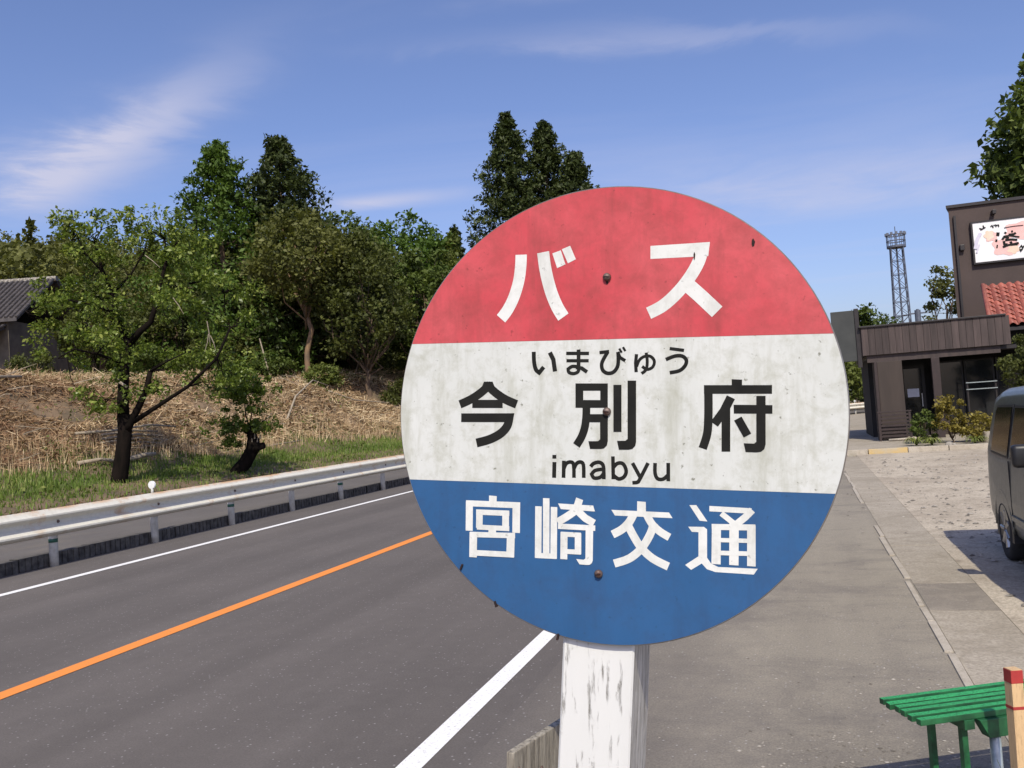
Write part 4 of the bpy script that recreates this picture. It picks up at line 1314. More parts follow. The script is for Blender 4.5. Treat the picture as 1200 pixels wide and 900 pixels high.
def tiled(name, x0, x1, y0, z0, y1, z1, parent, step=0.30, mat='grey_tile'):
    """a roof slope of half-round tile rows running from eave (y0,z0) to ridge (y1,z1)"""
    m_ = MB()
    nx = int((x1 - x0) / step)
    d = Vector((0, y1 - y0, z1 - z0))
    nrm = Vector((0, -(z1 - z0), y1 - y0)).normalized()
    if nrm.z < 0:
        nrm = -nrm
    m_.add([(x0, y0, z0), (x1, y0, z0), (x1, y1, z1), (x0, y1, z1), (x0, y0, z0 - 0.18), (x1, y0, z0 - 0.18), (x1, y1, z1 - 0.18), (x0, y1, z1 - 0.18)],
           [(0, 1, 2, 3), (7, 6, 5, 4), (0, 4, 5, 1), (1, 5, 6, 2), (2, 6, 7, 3), (3, 7, 4, 0)])
    rows = max(2, int(d.length / 0.32))
    for i in range(nx + 1):
        xx = x0 + i * (x1 - x0) / nx
        pts = []
        for r_ in range(rows):
            a = Vector((xx, y0, z0)) + d * (r_ / rows) + nrm * 0.05
            pts += [a, a + d * (0.97 / rows) - nrm * 0.025]
        m_.tube(pts, 0.075, 6)
    o = m_.obj(name, mat, parent)
    return o


tiled('roof', -13, 3.9, -4.6, 3.55, -0.4, 6.3, hs)
tiled('roof', -13, 3.9, 4.2, 3.55, 0.05, 6.3, hs)
MB().tube([(-13.1, -0.18, 6.38), (4.0, -0.18, 6.38)], 0.17, 10).obj('ridge_cap', 'stone_grey', hs)
tiled('porch_roof', -13, 3.1, -5.9, 2.62, -4.3, 3.20, hs)
MB().box(-12.5, 3.2, -4.2, 3.8, 0, 3.5).obj('wall', 'house_plaster', hs)
for i, xx in enumerate((-8.0, -4.4, -0.8)):
    wf = MB().box(xx, xx + 2.6, -4.28, -4.20, 0.3, 2.3).obj('window', 'dark_trim', hs)
    MB().box(xx + 0.08, xx + 1.27, -4.30, -4.285, 0.4, 2.2).obj('pane', 'window_glass', wf)
    MB().box(xx + 1.33, xx + 2.52, -4.30, -4.285, 0.4, 2.2).obj('pane', 'window_glass', wf)
for xx in (-9, -4.7, -1.1, 2.9):
    MB().box(xx, xx + 0.14, -5.6, -5.46, 0, 2.68).obj('porch_post', 'bark_brown', hs)

# ================================================================== TREES
TR = math.radians(18)          # trees built with local x along the picture plane


def limb_mesh(paths, mat, name='trunk'):
    m_ = MB()
    for pts, r0, r1, n in paths:
        k = len(pts)
        m_.tube(pts, [r0 + (r1 - r0) * (i / (k - 1)) ** 0.8 for i in range(k)], n)
    return m_.mesh(name, mat, 0, True)


def wiggle(a, b, rng, n=5, amp=0.08):
    a, b = np.array(a, float), np.array(b, float)
    L = np.linalg.norm(b - a)
    out = []
    for i in range(n + 1):
        t = i / n
        p = a + (b - a) * t
        if 0 < i < n:
            p = p + rng.normal(size=3) * L * amp * 0.6
        out.append(tuple(p))
    return out


def clump_leaves(C, Rc, per, size, rng, flat=0.75, up=0.5, wid=0.32):
    """leaves filling soft clumps; C (K,3), Rc (K,)"""
    K = len(C)
    idx = np.repeat(np.arange(K), per)
    d = unit(rng.normal(size=(len(idx), 3)))
    r = rng.random(len(idx)) ** 0.45
    off = d * (r * Rc[idx])[:, None]
    off[:, 2] *= flat
    P = C[idx] + off
    tint = 0.38 + 0.22 * rng.normal(size=len(idx)) * 0.8 + (rng.random(K)[idx] - 0.5) * 0.35
    V = leaf_quads(P, size, rng, up, d * 0.6, wid)
    return V, tint


def root_at(name, x, y, label, cat, group=None, dz=0.0, z=None):
    zz0 = ground_z(x, y) if z is None else z
    return empty(name, (x, y, zz0 - 0.05 + dz), TR, label=label, cat=cat, group=group)


def broad_tree(name, label, x, y, h, spread, seed, leaf='leaf_green', bark='bark_brown', nclump=55, per=170, size=0.30, z=None,
               crown_lo=0.30, lean=0.0, trunk_r=None, cat='tree', group=None, shape=1.0, rc=0.26):
    rng = np.random.default_rng(seed)
    t = root_at(name, x, y, label, cat, group, 0, z)
    cz, rz = h * (crown_lo + 1) / 2, h * (1 - crown_lo) / 2
    d = unit(rng.normal(size=(nclump, 3)))
    r = 0.45 + 0.55 * rng.random(nclump) ** 0.5
    C = np.empty((nclump, 3))
    k = 1 - 0.35 * np.maximum(0, d[:, 2]) * shape
    C[:, 0] = d[:, 0] * r * spread * 0.86 * k + lean
    C[:, 1] = d[:, 1] * r * spread * 0.86 * k
    C[:, 2] = cz + d[:, 2] * r * rz * 0.88
    Rc = spread * rc * (0.65 + 0.75 * rng.random(nclump))
    V, tint = clump_leaves(C, Rc, per, size, rng)
    tr = trunk_r or h * 0.022
    top = (lean * 0.8, 0, cz + rz * 0.2)
    paths = [(wiggle((0, 0, -0.3), (lean * 0.4, 0, h * crown_lo), rng, 5, 0.07), tr, tr * 0.72, 10),
             (wiggle((lean * 0.4, 0, h * crown_lo), top, rng, 4, 0.12), tr * 0.70, tr * 0.25, 8)]
    for i in rng.choice(nclump, min(nclump, 16), replace=False):
        a = rng.uniform(0.75, 1.15) * h * crown_lo
        a = min(a, C[i, 2] * 0.95)
        st_ = (lean * 0.4 * a / (h * crown_lo + 1e-6), 0, a)
        paths.append((wiggle(st_, C[i], rng, 4, 0.12), tr * 0.40, tr * 0.08, 6))
    link('trunk', limb_mesh(paths, bark), t)
    link('crown', np_quads('crown', V, leaf, tint), t)
    return t


def cedar_tree(name, label, x, y, h, spread, seed, leaf='leaf_cedar', bark='bark_brown', size=0.42, z=None, lo=0.08, cat='tree', group=None, dens=1.0, power=0.75):
    rng = np.random.default_rng(seed)
    t = root_at(name, x, y, label, cat, group, 0, z)
    cs, rs_ = [], []
    nt = int(h * 2.1)
    paths = [([(0, 0, -0.3), (0, 0, h * 0.5), (0, 0, h * 0.98)], h * 0.022, h * 0.003, 8)]
    for i in range(nt):
        tt = (i + rng.random() * 0.6) / nt
        z_ = h * (lo + (1 - lo) * tt)
        Rr = spread * (1 - tt) ** power * rng.uniform(0.8, 1.12) + 0.12
        nbr = int(6 + 6 * (1 - tt))
        a0 = rng.random() * 6.28
        for b_ in range(nbr):
            a = a0 + 6.283 * b_ / nbr + rng.normal() * 0.25
            L = Rr * rng.uniform(0.62, 1.12)
            for f in (0.35, 0.62, 0.85, 1.0):
                if f < 0.5 and rng.random() < 0.4:
                    continue
                cs.append((math.cos(a) * L * f, math.sin(a) * L * f, z_ + 0.28 * L * (f * f) - 0.25 * L * f + rng.normal() * 0.12))
                rs_.append(0.125 * spread * (0.55 + 0.5 * (1 - tt)) * rng.uniform(0.7, 1.2))
            if i % 2 == 0:
                paths.append(([(0, 0, z_), (math.cos(a) * L * 0.5, math.sin(a) * L * 0.5, z_ - 0.06 * L), (math.cos(a) * L * 0.9, math.sin(a) * L * 0.9, z_ + 0.02 * L)], 0.05, 0.015, 5))
    cs.append((0, 0, h))
    rs_.append(0.2)
    C, Rc = np.array(cs), np.array(rs_)
    V, tint = clump_leaves(C, Rc, max(6, int(17 * dens)), size, rng, 0.8, 0.3, 0.22)
    link('trunk', limb_mesh(paths, bark), t)
    link('crown', np_quads('crown', V, leaf, tint), t)
    return t


# ---- the leafy cherry tree in front of the bank, traced limb by limb (metres, local to its foot)
def cherry():
    rng = np.random.default_rng(4)
    k = 0.0232
    x0, y0 = 140, 583
    t = empty('cherry_tree', (-17.65, 19.6, ground_z(-17.65, 19.6) - 0.08), TR)
    tag(t, 'leafy green tree with dark forked trunk behind the guard rail', 'tree')

    def L(px, py, dy=0.0):
        dx, du = (px - x0) * k, (y0 - py) * k
        return (0.998 * dx + 0.07 * du, dy, -0.07 * dx + 0.998 * du)
    main = [
        ([L(136, 592), L(139, 570), L(142, 545), L(144, 520), L(142, 500)], 0.24, 0.17, 12),
        ([L(142, 505), L(141, 480), L(140, 455, .1), L(141, 430, .1), L(146, 412, .1)], 0.165, 0.12, 10),
        ([L(143, 415, .1), L(134, 395, .2), L(128, 375, .1), L(124, 352, 0), L(118, 330, -.2), L(112, 300, -.3)], 0.11, 0.04, 8),
        ([L(148, 414, .1), L(160, 402, 0), L(174, 392, -.1), L(180, 372, -.1), L(182, 350, 0), L(188, 320, .1), L(184, 290, .2)], 0.11, 0.035, 8),
        ([L(145, 520), L(152, 510, -.1), L(163, 492, -.2), L(174, 470, -.3), L(180, 450, -.4)], 0.13, 0.07, 8),
        ([L(156, 508, -.1), L(175, 498, -.3), L(200, 484, -.5), L(228, 468, -.7), L(262, 436, -.8), L(276, 400, -.7)], 0.075, 0.03, 7),
        ([L(182, 356, 0), L(200, 345, .3), L(228, 340, .5), L(250, 352, .6)], 0.05, 0.02, 6),
        ([L(130, 380, .1), L(110, 372, -.3), L(88, 368, -.6), L(62, 372, -.7), L(45, 384, -.7)], 0.05, 0.015, 6),
        ([L(141, 440, .1), L(118, 430, -.4), L(98, 425, -.7), L(84, 436, -.9)], 0.05, 0.015, 6),
        ([L(118, 332, -.2), L(100, 312, -.3), L(88, 285, -.3), L(84, 262, -.3)], 0.035, 0.01, 6),
        ([L(186, 310, .1), L(205, 290, .2), L(222, 278, .2)], 0.035, 0.012, 6),
        ([L(126, 360, 0), L(140, 330, .5), L(150, 300, .8), L(155, 275, .8)], 0.04, 0.012, 6),
        ([L(180, 450, -.4), L(205, 440, -.8), L(230, 430, -1.0)], 0.04, 0.012, 6),
    ]
    anchors = np.array([p for path in main[1:] for p in path[0]])
    ell = [(160, 345, 78, 72, 40), (75, 335, 36, 46, 15), (262, 392, 38, 55, 18), (100, 412, 48, 34, 14), (175, 445, 55, 32, 12),
           (235, 450, 45, 30, 10), (215, 330, 50, 50, 15), (120, 300, 50, 36, 14), (86, 272, 14, 16, 3), (62, 276, 10, 10, 2), (200, 300, 45, 35, 12), (120, 450, 30, 45, 9),
           (155, 470, 26, 20, 4), (52, 380, 20, 26, 5), (285, 350, 15, 20, 3), (150, 270, 40, 10, 5), (125, 495, 18, 14, 3), (40, 405, 14, 12, 3)]
    C, Rc = [], []
    for (ex, ey, rx, ry, n) in ell:
        for _ in range(int(n * 1.3)):
            a, r = rng.random() * 6.283, rng.random() ** 0.5
            dy = rng.normal() * 0.75 * min(1.0, rx / 60) * 1.3
            C.append(L(ex + rx * r * math.cos(a), ey + ry * r * math.sin(a), dy))
            Rc.append(rng.uniform(0.16, 0.42))
    C, Rc = np.array(C), np.array(Rc)
    twigs = []
    for c_ in C[::2]:
        j = np.argmin(((anchors - c_) ** 2).sum(1))
        twigs.append((wiggle(anchors[j], c_, rng, 4, 0.14), 0.020, 0.006, 5))
    V, tint = clump_leaves(C, Rc, 74, 0.108, rng, 0.85, 0.3, 0.27)
    tint += 0.12 + 0.12 * rng.normal(size=len(tint))
    link('trunk', limb_mesh(main + twigs, 'bark_dark'), t)
    link('crown', np_quads('crown', V, 'leaf_cherry', tint), t)
    # pale broken stub and bare twigs
    st_ = MB().tube([L(136, 456, -.24), L(141, 461, -.3), L(152, 468, -.34)], [0.06, 0.05, 0.03], 7).obj('broken_stub', 'dead_wood', t)
    m_ = MB()
    for a, b_ in (((258, 396), (262, 424)), ((262, 412), (268, 428)), ((260, 410), (256, 430)), ((188, 322), (205, 336)), ((220, 370), (232, 388))):
        m_.tube([L(a[0], a[1], -1.3), L((a[0] + b_[0]) / 2 + 1, (a[1] + b_[1]) / 2, -1.32), L(b_[0], b_[1], -1.3)], [0.013, 0.010, 0.005], 5)
    m_.obj('bare_twigs', 'dead_wood', t)


cherry()


# ---- cut-back stump with fresh sprouts
def stump():
    rng = np.random.default_rng(9)
    k = 0.0262
    gx, gy = -16.9, 23.6
    t = empty('pollarded_stump', (gx, gy, ground_z(gx, gy) - 0.1), TR)
    tag(t, 'leaning dark cut-back stump sprouting green shoots by the roadside', 'tree stump')

    def L(px, py, dy=0.0):
        dx, du = (px - 288) * k, (563 - py) * k
        return (0.998 * dx + 0.07 * du, dy, -0.07 * dx + 0.998 * du)
    paths = [([L(280, 572), L(290, 558), L(301, 545), L(309, 530), L(311, 515)], 0.24, 0.19, 12),
             ([L(309, 532), L(317, 526, -.1), L(325, 524, -.15)], 0.16, 0.10, 9),
             ([L(311, 520), L(308, 510), L(306, 498, .1)], 0.17, 0.12, 9),
             ([L(308, 512), L(300, 488, .1), L(296, 460, .2), L(294, 446, .2)], 0.03, 0.008, 5),
             ([L(312, 512), L(322, 496, -.1), L(332, 490, -.2)], 0.025, 0.008, 5),
             ([L(305, 512), L(290, 500, -.2), L(270, 502, -.3)], 0.025, 0.008, 5),
             ([L(305, 505), L(308, 475, .2), L(312, 452, .3)], 0.025, 0.008, 5)]
    link('trunk', limb_mesh(paths, 'bark_dark'), t)
    C, Rc = [], []
    for (ex, ey, rx, ry, n) in [(300, 478, 20, 26, 12), (290, 452, 26, 14, 9), (275, 502, 16, 8, 5), (328, 500, 10, 6, 3), (305, 505, 14, 8, 5), (320, 452, 22, 10, 6), (282, 520, 10, 6, 3)]:
        for _ in range(n * 2):
            a, r = rng.random() * 6.283, rng.random() ** 0.5
            C.append(L(ex + rx * r * math.cos(a), ey + ry * r * math.sin(a), rng.normal() * 0.3))
            Rc.append(rng.uniform(0.12, 0.30))
    V, tint = clump_leaves(np.array(C), np.array(Rc), 48, 0.11, rng, 0.85, 0.3, 0.28)
    link('sprouts', np_quads('sprouts', V, 'leaf_cherry', tint - 0.05), t)
    m_ = MB()
    for i in range(4):
        p = Vector(L(311 + i * 3, 520 - (i % 2) * 4, -0.17))
        m_.tube([p, p + Vector((0.01 * i, -0.02, 0.13 + 0.04 * (i % 2)))], [0.028, 0.006], 5)
    m_.obj('splinters', 'dead_wood', t)


stump()

EDGE = 'trees along the edge of the wood'
cedar_tree('cedar_tree', 'tall dark cedar, leftmost of the three rising behind the bus stop disc', -18.0, 58.6, 18.3, 5.4, 11, size=0.30, dens=1.5, power=0.80, group='tall cedars behind the sign')
cedar_tree('cedar_tree', 'tall dark cedar, middle of the three rising behind the bus stop disc', -16.0, 61.2, 18.3, 5.4, 12, size=0.30, dens=1.5, power=0.80, group='tall cedars behind the sign')
cedar_tree('cedar_tree', 'dark cedar, rightmost and lowest of the three behind the bus stop disc', -13.7, 60.2, 15.9, 5.4, 13, size=0.30, dens=1.5, power=0.80, group='tall cedars behind the sign')
cedar_tree('cedar_tree', 'pointed dark cedar apex rising behind the feathery green tree', -26.4, 42.6, 13.4, 6.4, 14, size=0.28, dens=1.8, power=0.86)
cedar_tree('feathery_tree', 'tall bright green feathery tree left of the cedar apex', -28.4, 39.8, 12.6, 5.8, 15, 'leaf_feather', size=0.25, dens=2.0, power=0.84, lo=0.02)
broad_tree('olive_tree', 'olive brown tree with pale orange crooked trunk at the wood edge', -23.0, 38.7, 8.8, 3.4, 16, 'leaf_olive', 'bark_pale', nclump=95, per=120, size=0.20, crown_lo=0.40, trunk_r=0.16, rc=0.22)
broad_tree('grey_tree', 'sparse dark tree with twisted reddish trunk beside the pale gravel', -20.2, 39.6, 8.8, 3.2, 17, 'leaf_dark', 'bark_brown', nclump=90, per=115, size=0.18, crown_lo=0.20, trunk_r=0.15, rc=0.22)
broad_tree('leafy_tree', 'rounded green tree just left of the sign, above straw heap', -16.4, 42.6, 6.6, 2.6, 18, 'leaf_green', nclump=70, per=120, size=0.19, crown_lo=0.12, rc=0.22)
broad_tree('leafy_tree', 'pale yellow green tree with thin top beside the small conifer', -21.6, 55.6, 10.4, 2.5, 19, 'leaf_lime', nclump=70, per=110, size=0.24, crown_lo=0.10, shape=2.0, rc=0.22)
cedar_tree('conifer', 'slim dark conifer peeking above the yellow green tree', -26.6, 69.6, 13.0, 2.3, 20, size=0.34, power=0.7)
broad_tree('leafy_tree', 'broad mid green tree behind the orange trunked tree', -27.0, 50.0, 11.5, 4.8, 22, 'leaf_green', nclump=80, per=130, size=0.28, crown_lo=0.15, rc=0.22)
broad_tree('leafy_tree', 'bright green round crown right of the cedar apex', -25.0, 55.5, 12.0, 4.8, 23, 'leaf_feather', nclump=80, per=130, size=0.28, crown_lo=0.15, rc=0.22)
broad_tree('leafy_tree', 'olive green tree above the farmhouse roof', -43.0, 53.0, 9.0, 4.6, 24, 'leaf_olive', nclump=80, per=120, size=0.28, crown_lo=0.10, rc=0.22)
broad_tree('leafy_tree', 'dark green tree between farmhouse and feathery tree', -35.0, 46.0, 7.6, 3.8, 25, 'leaf_dark', nclump=80, per=120, size=0.26, crown_lo=0.08, rc=0.22)
broad_tree('leafy_tree', 'brownish tree behind the leafy roadside tree crown', -36.5, 54.0, 9.0, 3.4, 26, 'leaf_olive', nclump=70, per=120, size=0.26, crown_lo=0.10, rc=0.22)
broad_tree('leafy_tree', 'low dark tree under the feathery tree', -29.6, 37.4, 5.4, 2.4, 27, 'leaf_dark', nclump=60, per=110, size=0.19, crown_lo=0.05, rc=0.22)
broad_tree('leafy_tree', 'dark tree filling the gap between the two crooked trunks', -23.5, 44.5, 8.0, 3.2, 28, 'leaf_dark', nclump=80, per=120, size=0.24, crown_lo=0.04, rc=0.22)
broad_tree('leafy_tree', 'shadowy green tree behind the twisted reddish trunk', -19.6, 46.0, 8.6, 3.0, 29, 'leaf_green', nclump=80, per=120, size=0.24, crown_lo=0.05, rc=0.22)
broad_tree('leafy_tree', 'yellowish green tree between the straw heap and the cedars', -17.2, 50.5, 9.0, 3.0, 30, 'leaf_lime', nclump=70, per=120, size=0.24, crown_lo=0.08, rc=0.22)
broad_tree('leafy_tree', 'dark undergrowth tree left of the pale orange trunk', -26.2, 40.2, 5.6, 2.2, 31, 'leaf_dark', nclump=60, per=110, size=0.20, crown_lo=0.03, rc=0.24)
ru = random.Random(34)
UN = ['leaf_dark', 'leaf_green', 'leaf_olive', 'leaf_dark']
for i in range(26):
    s_u, u_u = 22 + i * 1.75 + ru.uniform(-0.8, 0.8), ru.uniform(26.0, 34.0)
    x, y, _ = road_pt(s_u, u_u)
    if x < -0.93 * y:
        continue
    broad_tree('understory_tree', 'dark low tree of the dense undergrowth at the wood edge', x, y, ru.uniform(3.2, 5.8), ru.uniform(1.9, 2.8), 200 + i, UN[i % 4], nclump=50, per=95, size=0.21, crown_lo=0.02,
               group='undergrowth trees at the wood edge', rc=0.26, trunk_r=0.06)
for i in range(20):
    s_u, u_u = 29 + i * 1.5 + ru.uniform(-0.6, 0.6), ru.uniform(22.6, 25.5)
    x, y, _ = road_pt(s_u, u_u)
    if x < -0.93 * y or abs(x + 23.0) < 0.9 or abs(x + 20.2) < 0.7:
        continue
    broad_tree('understory_shrub', 'bushy low shrub in the thicket at the foot of the wood', x, y, ru.uniform(1.2, 2.6), ru.uniform(0.9, 1.5), 300 + i, ['leaf_green', 'leaf_dark', 'leaf_olive'][i % 3], nclump=34, per=80, size=0.14, crown_lo=0.02,
               cat='shrub', group='thicket shrubs at the foot of the wood', rc=0.30, trunk_r=0.03)
rngs = random.Random(33)
for i, (x, y, h, sp, lf, lb) in enumerate((
        (-24.4, 37.4, 1.6, 1.2, 'leaf_green', 'low green shrub at the foot of the pale orange trunk'),
        (-21.8, 37.9, 1.5, 1.0, 'leaf_lime', 'small yellow green shrub between the two crooked trunks'),
        (-27.2, 36.2, 1.9, 1.4, 'leaf_dark', 'dark shrub at the wood edge left of the orange trunk'),
        (-22.6, 32.0, 1.3, 1.0, 'leaf_cherry', 'leafy shrub on the bank above the sprouting stump'),
        (-31.5, 34.5, 2.0, 1.5, 'leaf_green', 'green shrub behind the forked roadside tree'),
        (-35.5, 34.0, 1.9, 1.3, 'leaf_dark', 'dark hedge shrub below the farmhouse eave'),
        (-37.5, 32.6, 1.5, 1.2, 'leaf_lime', 'pale shrub by the farmhouse wall'),
        (-18.6, 40.4, 1.6, 1.2, 'leaf_dark', 'dark shrub right of the twisted reddish trunk'))):
    broad_tree('shrub', lb, x, y, h, sp, 40 + i, lf, nclump=34, per=80, size=0.13, crown_lo=0.05, cat='shrub', group='shrubs along the bank', rc=0.3, trunk_r=0.03)
for i, (x, y, lb) in enumerate(((-26.3, 37.0, 'thin pale pole standing at the wood edge'), (-24.0, 37.0, 'thin pale pole leaning against the pale orange trunk'))):
    z = ground_z(x, y)
    tag(MB().tube([(x, y, z - 0.1), (x - 0.05 - i * 0.25, y, z + 1.0), (x - 0.1 - i * 0.55, y + 0.1, z + 2.2)], [0.045, 0.04, 0.03], 7).obj('pole', 'dead_wood', None), lb, 'pole', 'thin poles at the wood edge')

# ---- right-hand side trees
broad_tree('broadleaf_tree', 'big dark broadleaf tree towering behind the tall brown wall', 17.6, 53.0, 20.5, 8.0, 61, 'leaf_green', nclump=420, per=120, size=0.42, z=0, crown_lo=0.25, rc=0.17, shape=0.35)
broad_tree('leafy_tree', 'round tree behind the dark projecting panel', 5.2, 80.0, 8.6, 4.8, 62, 'leaf_green', nclump=70, per=120, size=0.32, z=0, crown_lo=0.08, rc=0.22)
broad_tree('leafy_tree', 'sparse grey green tree between lattice tower and brown wall', 10.0, 66.0, 10.4, 2.6, 63, 'leaf_olive', nclump=40, per=70, size=0.24, z=0, crown_lo=0.10, rc=0.24)
broad_tree('leafy_tree', 'low green tree beneath the dark projecting panel', 1.6, 66.5, 5.2, 3.6, 64, 'leaf_lime', nclump=60, per=120, size=0.28, z=0, crown_lo=0.02, rc=0.24)
broad_tree('leafy_tree', 'dark hedge tree where the road bends away', 7.5, 72.0, 5.0, 4.5, 65, 'leaf_dark', nclump=60, per=120, size=0.30, z=0, crown_lo=0.02, rc=0.24)
broad_tree('shrub', 'dark clipped shrub in front of the restaurant windows', 5.75, 25.6, 2.75, 0.95, 66, 'leaf_dark', 'bark_dark', nclump=60, per=90, size=0.085, z=0.08, crown_lo=0.35, cat='shrub', rc=0.24, trunk_r=0.05)
broad_tree('shrub', 'yellow orange leafy shrub by the restaurant entrance', 3.62, 24.9, 1.42, 0.46, 67, 'leaf_yellow', 'bark_brown', nclump=45, per=46, size=0.07, z=0.08, crown_lo=0.10, cat='shrub', rc=0.24, trunk_r=0.02)
broad_tree('shrub', 'low golden shrub spreading beside the parked van', 4.25, 24.7, 0.78, 0.55, 68, 'leaf_yellow', 'bark_brown', nclump=40, per=40, size=0.07, z=0.08, crown_lo=0.02, cat='shrub', rc=0.26, trunk_r=0.015)
broad_tree('shrub', 'dark green bush at the restaurant door below the notice', 3.05, 25.2, 0.95, 0.42, 69, 'leaf_green', 'bark_brown', nclump=34, per=46, size=0.07, z=0.08, crown_lo=0.02, cat='shrub', rc=0.26, trunk_r=0.015)
# arching ground plants with long leaves
rng = np.random.default_rng(70)
for i, (x, y, s, lb) in enumerate(((2.72, 24.4, 0.45, 'arching long leaved plant at the left end of the planting'), (3.05, 24.2, 0.40, 'low strap leaved plant in the middle of the planting'), (4.0, 24.1, 0.40, 'pale strap leaved plant below the yellow shrub'))):
    t = empty('strap_plant', (x, y, 0.08), rng.random() * 6, label=lb, cat='plant', group='strap leaved plants at the restaurant')
    vs, fs = [], []
    for k in range(46):
        a = rng.random() * 6.283
        L = s * rng.uniform(0.6, 1.2)
        w_ = 0.018
        d = np.array([math.cos(a), math.sin(a), 0])
        n_ = np.array([-math.sin(a), math.cos(a), 0])
        b0 = len(vs)
        for j in range(5):
            f = j / 4
            c_ = d * L * f * 0.9 + np.array([0, 0, L * (1.5 * f - 1.35 * f * f)])
            ww = w_ * (1 - f ** 2) + 0.002
            vs += [tuple(c_ - n_ * ww), tuple(c_ + n_ * ww)]
        for j in range(4):
            fs.append((b0 + 2 * j, b0 + 2 * j + 1, b0 + 2 * j + 3, b0 + 2 * j + 2))
    me = bpy.data.meshes.new('leaves')
    me.from_pydata(vs, [], fs)
    at = me.attributes.new('tint', 'FLOAT', 'POINT')
    at.data.foreach_set('value', np.repeat(rng.random(46), 10).astype(np.float32) * 0.9 + 0.1)
    me.materials.append(MATS['leaf_lime'])
    link('leaves', me, t)
pt_ = MB().tube([(4.35, 24.35, 0.08), (4.35, 24.35, 0.30), (4.35, 24.35, 0.34)], [0.11, 0.15, 0.155], 18).obj('planter', 'pale_concrete', None, smooth=False)
tag(pt_, 'round pale planter among the golden shrub', 'planter')
bl = MB()
for dx, dz, r_ in ((0, 0.10, 0.11), (0.12, 0.06, 0.07)):
    bl.tube([(3.42 + dx, 24.05, 0.05), (3.42 + dx, 24.05, dz), (3.42 + dx, 24.05, dz + 0.06)], [r_, r_ * 0.9, r_ * 0.4], 9)
tag(bl.obj('edging_rock', 'stone_grey', None, 0.0, True), 'small grey rock at the edge of the planting', 'rock')

# ---- distant wooded hill: one mass
rng = np.random.default_rng(80)
C, Rc, tb = [], [], []
cnt = 0
while cnt < 950:
    s = rng.uniform(-10, 175)
    u = 33 + 160 * rng.random()
    x, y, _ = road_pt(s, u)
    if u < 62 and x < -0.80 * y and y < 62:
        continue
    if y < 5 or x > -0.06 * y:
        continue
    z = bank_z(s, u)
    cnt += 1
    con = rng.random() < 0.30
    h = rng.uniform(6.5, 11) * (1.15 if con else 1.0)
    sp = h * (0.17 if con else 0.34)
    base_t = rng.uniform(-0.25, 0.25) - (0.15 if con else 0.0)
    nb_ = 18
    for j in range(nb_):
        if con:
            f = j / nb_
            a = rng.random() * 6.283
            rr_ = sp * (1 - f) * 0.8
            C.append((x + rr_ * math.cos(a), y + rr_ * math.sin(a), z + h * (0.25 + 0.75 * f)))
            Rc.append(sp * (0.62 - 0.45 * f))
        else:
            d = rng.normal(size=3)
            d /= np.linalg.norm(d)
            q = 0.5 + 0.5 * rng.random()
            C.append((x + d[0] * sp * q, y + d[1] * sp * q, z + h * 0.62 + d[2] * h * 0.32 * q))
            Rc.append(sp * rng.uniform(0.30, 0.5))
        tb.append(base_t)
C, Rc, tb = np.array(C), np.array(Rc), np.array(tb)
V, tint = clump_leaves(C, Rc, 26, 0.52, rng, 0.85, 0.5, 0.34)
tint = tint + np.repeat(tb, 26)
wood = link('distant_wood', np_quads('distant_wood', V, 'leaf_olive', tint))
tag(wood, 'mixed green wood covering the hill behind the road', 'wood', kind='stuff')

# right-hand far tree belt on the flat
C, Rc = [], []
for i in range(90):
    x, y = rng.uniform(-20, 80), rng.uniform(150, 190)
    h = rng.uniform(4, 6.5)
    for j in range(10):
        d = unit(rng.normal(size=(1, 3)))[0]
        C.append((x + d[0] * 2.6, y + d[1] * 2.6, h * 0.55 + d[2] * h * 0.36))
        Rc.append(rng.uniform(0.9, 1.6))
V, tint = clump_leaves(np.array(C), np.array(Rc), 24, 0.7, rng, 0.85, 0.5, 0.34)
tag(link('distant_hedge', np_quads('distant_hedge', V, 'leaf_green', tint)), 'far green tree belt beyond the bend of the road', 'wood', kind='stuff')

# ================================================================== GROUND COVER ON THE BANK
def su_points(n, s0, s1, u0, u1, rng, near=1.0):
    s = s0 + (s1 - s0) * rng.random(n) ** near
    u = u0 + (u1 - u0) * rng.random(n)
    P = np.array([road_pt(a, b_, bank_z(a, b_)) for a, b_ in zip(s, u)])
    return P, s, u


def blades(P, h, w, rng, lean=0.35, kk=None):
    N = len(P)
    a = rng.random(N) * 6.283
    d = np.stack([np.cos(a), np.sin(a), np.zeros(N)], 1)
    n_ = np.stack([-np.sin(a), np.cos(a), np.zeros(N)], 1)
    hh = (h * rng.uniform(0.5, 1.25, N))[:, None]
    ln = (rng.normal(size=N) * lean)[:, None]
    ww = (w * rng.uniform(0.7, 1.3, N))[:, None]
    V = np.empty((N, 4, 3))
    up3 = np.array([0, 0, 1.0])
    V[:, 0] = P - n_ * ww
    V[:, 1] = P + n_ * ww
    V[:, 2] = P + up3 * hh + d * hh * ln + n_ * ww * 0.25
    V[:, 3] = P + up3 * hh + d * hh * ln - n_ * ww * 0.25
    return V


rng = np.random.default_rng(90)
P, s, u = su_points(75000, 4, 46, 11.0, 15.6, rng, 1.15)
fade = (u - 11.0) / 4.4
keep = rng.random(len(P)) > np.clip((fade - 0.72) * 2.4, 0, 0.9)
keep &= ~((u < 11.6) & (rng.random(len(P)) < 0.75))
P, fade = P[keep], fade[keep]
V = blades(P - np.array([0, 0, 0.02]), 0.16, 0.018, rng)
tint = 0.42 + 0.20 * rng.normal(size=len(P)) + np.clip(fade - 0.75, 0, 1) * 0.9 + 0.16 * np.sin(P[:, 1] * 1.3 + np.sin(P[:, 0] * 2.1) * 2)
tag(link('grass', np_quads('grass', V, 'grass_blade', tint)), 'green roadside grass on the lower bank', 'grass', kind='stuff')

